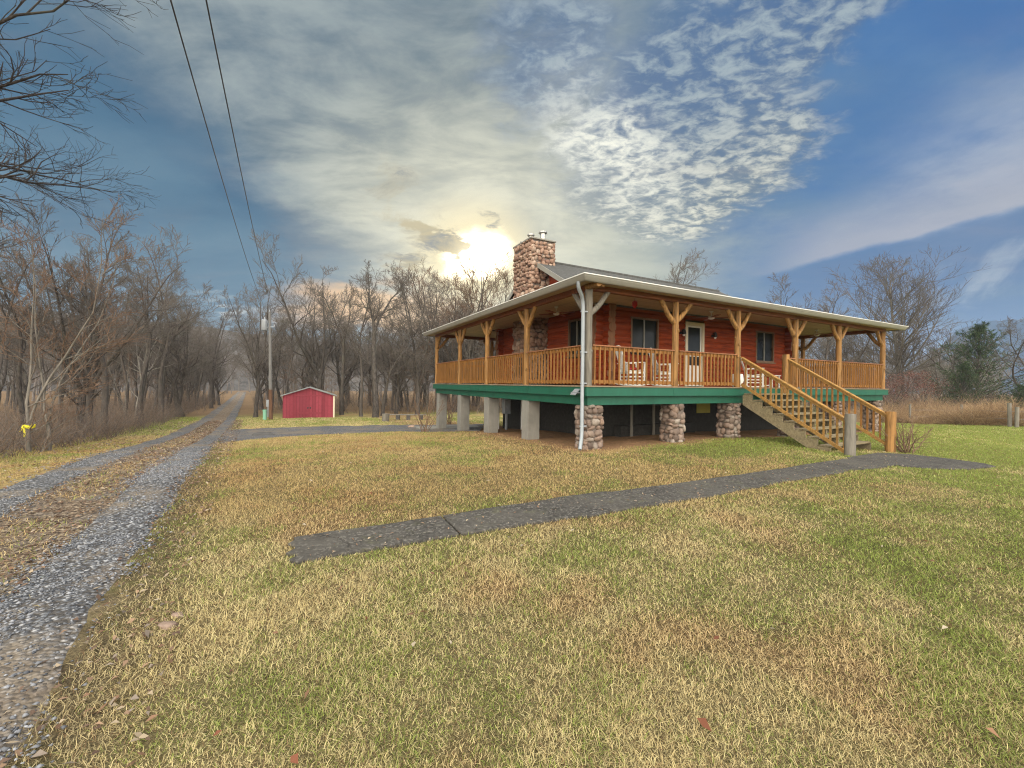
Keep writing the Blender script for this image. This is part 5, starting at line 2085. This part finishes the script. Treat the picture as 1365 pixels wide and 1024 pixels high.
rng = np.random.RandomState(77)
BR = np.array([(0.12, 0.088, 0.068), (0.17, 0.125, 0.092), (0.10, 0.08, 0.068), (0.24, 0.175, 0.125), (0.17, 0.155, 0.14)])
# brush along the edge of the left wood
n = 8500
s = 2 + 70 * rng.rand(n) ** 1.3
nn_ = -(4.2 + 0.5 * vnoise(s, s * 0, 0.6, 81) + 12 * rng.rand(n) ** 1.8)
P = np.stack([RD[0] * s + RN[0] * nn_, RD[1] * s + RN[1] * nn_, 0 * s], -1)
ok = (P[:, 1] > 2.0) & (P[:, 0] / P[:, 1] > -1.6)
P = P[ok]
P[:, 2] = G(P[:, 0], P[:, 1]) - 0.05
hh = (0.7 + 1.2 * vnoise(P[:, 0], P[:, 1], 0.4, 82)) * (0.75 + 0.25 * sstep(P[:, 1], 6, 14))
stems('undergrowth', P, hh, 0.0065, 5, BR, 0.16, 0.02, 0.45, 5)
# brush at the foot of the back wood
n = 7000
dep = rng.uniform(37, 70, n)
px = rng.uniform(200, 1330, n)
u = np.array([ray(p, HZ)[0] for p in px])
P = np.stack([u * dep, dep, 0 * dep], -1)
ok = ~((rn(P[:, 0], P[:, 1]) > -3.4) & (rn(P[:, 0], P[:, 1]) < 0.4))
P = P[ok]
P[:, 2] = G(P[:, 0], P[:, 1]) - 0.05
stems('undergrowth', P, 1.2 + 2.2 * rng.rand(len(P)) ** 2, 0.012, 6, BR, 0.14, 0.03, 0.35, 4)
# tall dry grass along the field fence
n = 26000
px = rng.uniform(1130, 1460, n)
d0 = np.interp(px, [1130, 1200, 1290, 1365, 1460], [27, 26.5, 24, 22.6, 21])
dep = d0 + 9 * rng.rand(n) ** 1.6 + 1.2 * (vnoise(px, px * 0, 0.05, 83) - 0.5)
u = np.array([ray(p, HZ)[0] for p in px])
P = np.stack([u * dep, dep, 0 * dep], -1)
P[:, 2] = G(P[:, 0], P[:, 1]) - 0.03
TG = np.array([(0.36, 0.24, 0.13), (0.30, 0.195, 0.11), (0.45, 0.33, 0.19), (0.20, 0.135, 0.09)])
hh = 0.4 + 2.0 * fbm(P[:, 0], P[:, 1], 0.6, 84) ** 1.8 + 0.25 * sstep(dep - d0, 0, 4)
stems('tall_dry_grass', P, hh, 0.008, 7, TG, 0.20, -0.10, 0.5, 2)
# scrub beyond the fence
n = 3500
px = rng.uniform(1130, 1480, n)
dep = rng.uniform(30, 60, n)
u = np.array([ray(p, HZ)[0] for p in px])
P = np.stack([u * dep, dep, 0 * dep], -1)
P[:, 2] = G(P[:, 0], P[:, 1]) - 0.05
stems('scrub', P, 1.0 + 2.4 * rng.rand(n) ** 2, 0.011, 8, BR, 0.14, 0.02, 0.4, 5)

# far wood: one mass of bare trees up the slope
def far_wood():
    rng = np.random.RandomState(9)
    bases = []
    for sd in (31, 32, 33, 34):
        t, c, _ = gen_tree(seed=sd, H=12, fork=0.3, leaders=2 + sd % 2, limbs=8, br=4, tw=3, fine=0, r0=0.16, rmin=0.022, twsides=3)
        t2, c2, _ = t, c, None
        bases.append(merge([t, c]))
    Vs, Qs, o = [], [], 0
    n = 0
    while n < 330:
        px = rng.uniform(-60, 1330)
        dep = rng.uniform(58, 150) if px < 760 else rng.uniform(60, 110)
        x, y = along(px, dep)
        if -4 < rn(x, y) < 1.5 and y < 125: continue
        V, Q = bases[rng.randint(4)]
        a = rng.uniform(0, 6.28)
        k = rng.uniform(0.75, 1.15) * (1.0 if px < 700 else 0.8)
        Rm = np.array([[math.cos(a), -math.sin(a), 0], [math.sin(a), math.cos(a), 0], [0, 0, 1]]) * k
        W = V @ Rm.T + np.array([x, y, float(G(x, y))])
        Vs.append(W)
        Qs.append(Q + o)
        o += len(W)
        n += 1
    ob = link('far_woods', np_mesh('far_woods', np.concatenate(Vs), np.concatenate(Qs)), TWIG_FAR)
    ob['kind'] = 'stuff'


far_wood()

# ------------------------------------------------------------------ grass
def blades(name, x, y, hgt, wid, seed, lay=0.9, colfn=None):
    rng = np.random.RandomState(seed)
    n = len(x)
    z = G(x, y)
    az = rng.uniform(0, 6.28, n) + 2.2 * fbm(x, y, 2.0, 91)
    tilt = np.clip(rng.normal(lay, 0.35, n), 0.05, 1.45)
    d = np.stack([np.cos(az) * np.sin(tilt), np.sin(az) * np.sin(tilt), np.cos(tilt)], -1)
    sa = az + np.pi / 2 + rng.normal(0, 0.7, n)
    s = np.stack([np.cos(sa), np.sin(sa), rng.normal(0, 0.25, n)], -1) * (wid / 2)[:, None]
    P = np.stack([x, y, z - 0.004], -1)
    mid = P + d * (hgt * 0.55)[:, None]
    d2 = nrm(d + np.stack([rng.normal(0, 0.3, n), rng.normal(0, 0.3, n), rng.normal(-0.25, 0.3, n)], -1))
    tip = mid + d2 * (hgt * 0.5)[:, None]
    V = np.stack([P - s, P + s, mid + s * 0.8, mid - s * 0.8, tip], 1).reshape(-1, 3)
    b = np.arange(n) * 5
    Q = np.stack([b, b + 1, b + 2, b + 3], -1)
    Tt = np.stack([b + 3, b + 2, b + 4], -1)
    c, g = lawn(x, y)
    r1 = rng.rand(n)
    straw = STRAW * rng.uniform(0.55, 1.4, (n, 1)) * (1 - dead_zone(x, y)[:, None] * np.array((0.20, 0.27, 0.36)))
    green = (GRN * 0.9 + LGRN * 0.35) * rng.uniform(0.7, 1.35, (n, 1))
    dead = BRN * rng.uniform(0.7, 1.5, (n, 1))
    isg = (r1 < np.clip(g * 1.02 + 0.03, 0, 0.95))[:, None]
    cc = np.where(isg, green, straw * 0.62 + c * 0.5)
    cc = np.where((rng.rand(n) < 0.10)[:, None], dead, cc)
    cc = np.clip(cc, 0, 0.7)
    o = link(name, np_mesh(name, V, Q, Tt, col=np.repeat(cc, 5, 0)), BLADE)
    o['kind'] = 'stuff'
    return o


def scatter(rng, n, y0, y1, umax, pw=1.0):
    """points in the view wedge, even per square metre when pw = 1"""
    t = rng.rand(n)
    y = np.sqrt(y0 * y0 + (y1 * y1 - y0 * y0) * t ** pw)
    x = y * rng.uniform(-umax, umax, n)
    return x, y


def lawn_ok(x, y, rng, edge=0.0):
    r = rn(x, y)
    s = rs(x, y)
    k = ~on_path(x, y)
    jl = 0.10 * (vnoise(s, s * 0, 2.1, 95) - 0.5)
    inroad = (r > -3.05 + jl) & (r < -0.84 + jl)
    k &= ~inroad
    k &= ~under_house(x, y, 0.15)
    k &= ~spur_mask(x, y)
    sw, ww = wh(x, y)
    bare = sstep(ww, -0.7, 0.2) * sstep(sw, -1.4, 0.0) * (1 - sstep(sw, 3.0, 5.0))
    k &= rng.rand(len(x)) > bare * 0.8
    # thin out near the gravel
    e_ = sstep(r, -0.85, -0.15) * 0.6 + 0.4
    k &= (rng.rand(len(x)) < np.where(r > -1.5, e_, 1.0))
    return k


rng = np.random.RandomState(123)
N = 1150000
y0_, y1_ = 1.3, 32.0
y = (math.sqrt(y0_) + rng.rand(N) * (math.sqrt(y1_) - math.sqrt(y0_))) ** 2
x = y * rng.uniform(-1.4, 1.4, N)
k = lawn_ok(x, y, rng) & (rn(x, y) > -5.5)
x, y = x[k], y[k]
tuft = fbm(x, y, 1.6, 97)
hv = 0.016 + 0.034 * tuft ** 1.5 + 0.022 * rng.rand(len(x)) ** 2 + 0.0018 * y
blades('grass', x, y, hv, (0.0015 + 0.002 * rng.rand(len(x)) ** 1.5) + 0.0008 * np.maximum(y - 1.5, 0), 1, 0.95)
n = 26000
s = 0.8 + 30 * rng.rand(n) ** 1.3
r = rng.normal(-1.86, 0.22, n)
x, y = RD[0] * s + RN[0] * r, RD[1] * s + RN[1] * r
k = (fbm(x, y, 1.3, 55) > 0.42) & (y > 1.0)
x, y, s = x[k], y[k], s[k]
blades('drive_grass', x, y, 0.04 + 0.05 * rng.rand(len(x)), 0.003 + 0.0006 * s, 9, 1.0)

# leaves lying on the drive and the verge
def flat_leaves(name, x, y, size, cols, seed, lift=0.012):
    rng = np.random.RandomState(seed)
    n = len(x)
    P = np.stack([x, y, G(x, y) + lift + 0.0012 * np.hypot(x, y) + 0.012 * rng.rand(n)], -1)
    az = rng.uniform(0, 6.28, n)
    a = np.stack([np.cos(az), np.sin(az), rng.normal(0, 0.25, n)], -1) * (size * rng.uniform(0.6, 1.3, n))[:, None]
    b = np.stack([-np.sin(az), np.cos(az), rng.normal(0, 0.35, n)], -1) * (size * 0.5 * rng.uniform(0.5, 1.2, n))[:, None]
    up = np.stack([0 * az, 0 * az, 0.012 * rng.rand(n)], -1)
    V = np.stack([P - a, P + b + up, P + a, P - b + up], 1).reshape(-1, 3)
    cc = cols[rng.randint(0, len(cols), n)] * rng.uniform(0.6, 1.3, (n, 1))
    o = link(name, np_mesh(name, V, np.arange(4 * n).reshape(n, 4), col=np.repeat(cc, 4, 0)), LEAF)
    o['kind'] = 'stuff'


LC = np.array([(0.21, 0.125, 0.078), (0.28, 0.185, 0.12), (0.16, 0.105, 0.075), (0.40, 0.32, 0.22), (0.25, 0.205, 0.165)])
n = 11000
s = 0.5 + 34 * rng.rand(n) ** 1.4
r = np.concatenate([rng.uniform(-2.3, -1.4, n * 6 // 10), rng.uniform(-4.2, -2.8, n * 2 // 10), rng.uniform(-0.95, -0.35, n - n * 6 // 10 - n * 2 // 10)])
x, y = RD[0] * s + RN[0] * r, RD[1] * s + RN[1] * r
flat_leaves('leaf_litter', x, y, 0.019 + 0.001 * s, LC, 3)
q = rng.uniform(-6, 8, 420)
w_ = -rng.uniform(3.2, 3.9, 420)
x, y = hw(q, w_)
flat_leaves('leaf_litter', np.asarray(x), np.asarray(y), 0.018, LC, 8, 0.034)
x, y = scatter(rng, 700, 1.6, 14, 1.2)
k = lawn_ok(x, y, rng)
flat_leaves('leaf_litter', x[k], y[k], 0.026, np.array([(0.18, 0.07, 0.04), (0.30, 0.17, 0.10), (0.45, 0.38, 0.28), (0.2, 0.11, 0.07)]), 4, 0.03)

# loose stones on the wheel tracks
def stones_on_tracks():
    rng = np.random.RandomState(6)
    n = 30000
    s = -2 + 16 * rng.rand(n) ** 1.2
    k = rng.rand(n) < 0.72
    a0, b0 = track_edges(0, s)
    a1, b1 = track_edges(1, s)
    t = rng.rand(n) * 1.12 - 0.06 + rng.normal(0, 0.09, n)
    r = np.where(k, a1 + (b1 - a1) * (0.15 + 0.85 * t ** 0.7 if False else t), a0 + (b0 - a0) * t)
    x, y = RD[0] * s + RN[0] * r, RD[1] * s + RN[1] * r
    ok = (y > 1.2) & (x / np.maximum(y, 0.1) > -1.5)
    # thinner where the wheels have ground the surface to dust
    dust = fbm(x, y, 0.9, 33)
    ok &= rng.rand(n) < np.where(dust > 0.52, 0.22, 1.0)
    x, y = x[ok], y[ok]
    n = len(x)
    rad = 0.006 + 0.010 * rng.rand(n) ** 2.6
    P = np.stack([x, y, G(x, y) + 0.014 + 0.0012 * np.hypot(x, y) + rad * 0.25], -1)
    oct_ = np.array([(1, 0, 0), (0, 1, 0), (-1, 0, 0), (0, -1, 0), (0, 0, 1), (0, 0, -1.0)])
    Vo = oct_[None] * rng.uniform(0.55, 1.3, (n, 6, 1)) + rng.normal(0, 0.18, (n, 6, 3))
    a = rng.uniform(0, 6.28, n)
    c, s_2 = np.cos(a), np.sin(a)
    Vx = Vo[..., 0] * c[:, None] - Vo[..., 1] * s_2[:, None]
    Vy = Vo[..., 0] * s_2[:, None] + Vo[..., 1] * c[:, None]
    V = np.stack([Vx * 1.25, Vy, Vo[..., 2] * 0.7], -1) * rad[:, None, None] + P[:, None]
    f = np.array([(0, 1, 4), (1, 2, 4), (2, 3, 4), (3, 0, 4), (1, 0, 5), (2, 1, 5), (3, 2, 5), (0, 3, 5)])
    Tt = (np.arange(n) * 6)[:, None, None] + f[None]
    g = rng.beta(1.6, 2.2, (n, 1))
    cc = np.array([[0.05, 0.055, 0.065]]) * (1 - g) + np.array([[0.34, 0.35, 0.37]]) * g
    o = link('gravel_stones', np_mesh('gravel_stones', V.reshape(-1, 3), None, Tt.reshape(-1, 3), col=np.repeat(cc, 6, 0)), PEBBLE)
    o['kind'] = 'stuff'


stones_on_tracks()

# ------------------------------------------------------------------ air
hb = MB().box(-640, 640, -60, 640, -8, 64).build('haze')
hm = bpy.data.materials.new('haze')
hm.use_nodes = True
hn = hm.node_tree
hn.nodes.clear()
ho = hn.nodes.new('ShaderNodeOutputMaterial')
hv = hn.nodes.new('ShaderNodeVolumePrincipled')
hv.inputs['Color'].default_value = (0.78, 0.86, 0.95, 1)
hv.inputs['Density'].default_value = 0.0004
hv.inputs['Anisotropy'].default_value = 0.0
hn.links.new(hv.outputs[0], ho.inputs['Volume'])
hb.data.materials.append(hm)
hb['kind'] = 'stuff'

# ------------------------------------------------------------------ render settings
sc.view_settings.view_transform = 'Standard'
sc.view_settings.look = 'None'
sc.view_settings.exposure = EXPO
sc.view_settings.gamma = 1
sc.render.film_transparent = False
cy = sc.cycles
cy.max_bounces = 6
cy.diffuse_bounces = 3
cy.glossy_bounces = 2
cy.transmission_bounces = 2
cy.transparent_max_bounces = 4
cy.use_denoising = True
cy.denoiser = 'OPENIMAGEDENOISE'
cy.denoising_input_passes = 'RGB_ALBEDO_NORMAL'
cy.denoising_prefilter = 'NONE'
cy.caustics_reflective = False
cy.caustics_refractive = False
cy.use_light_tree = False
cy.filter_width = 1.15
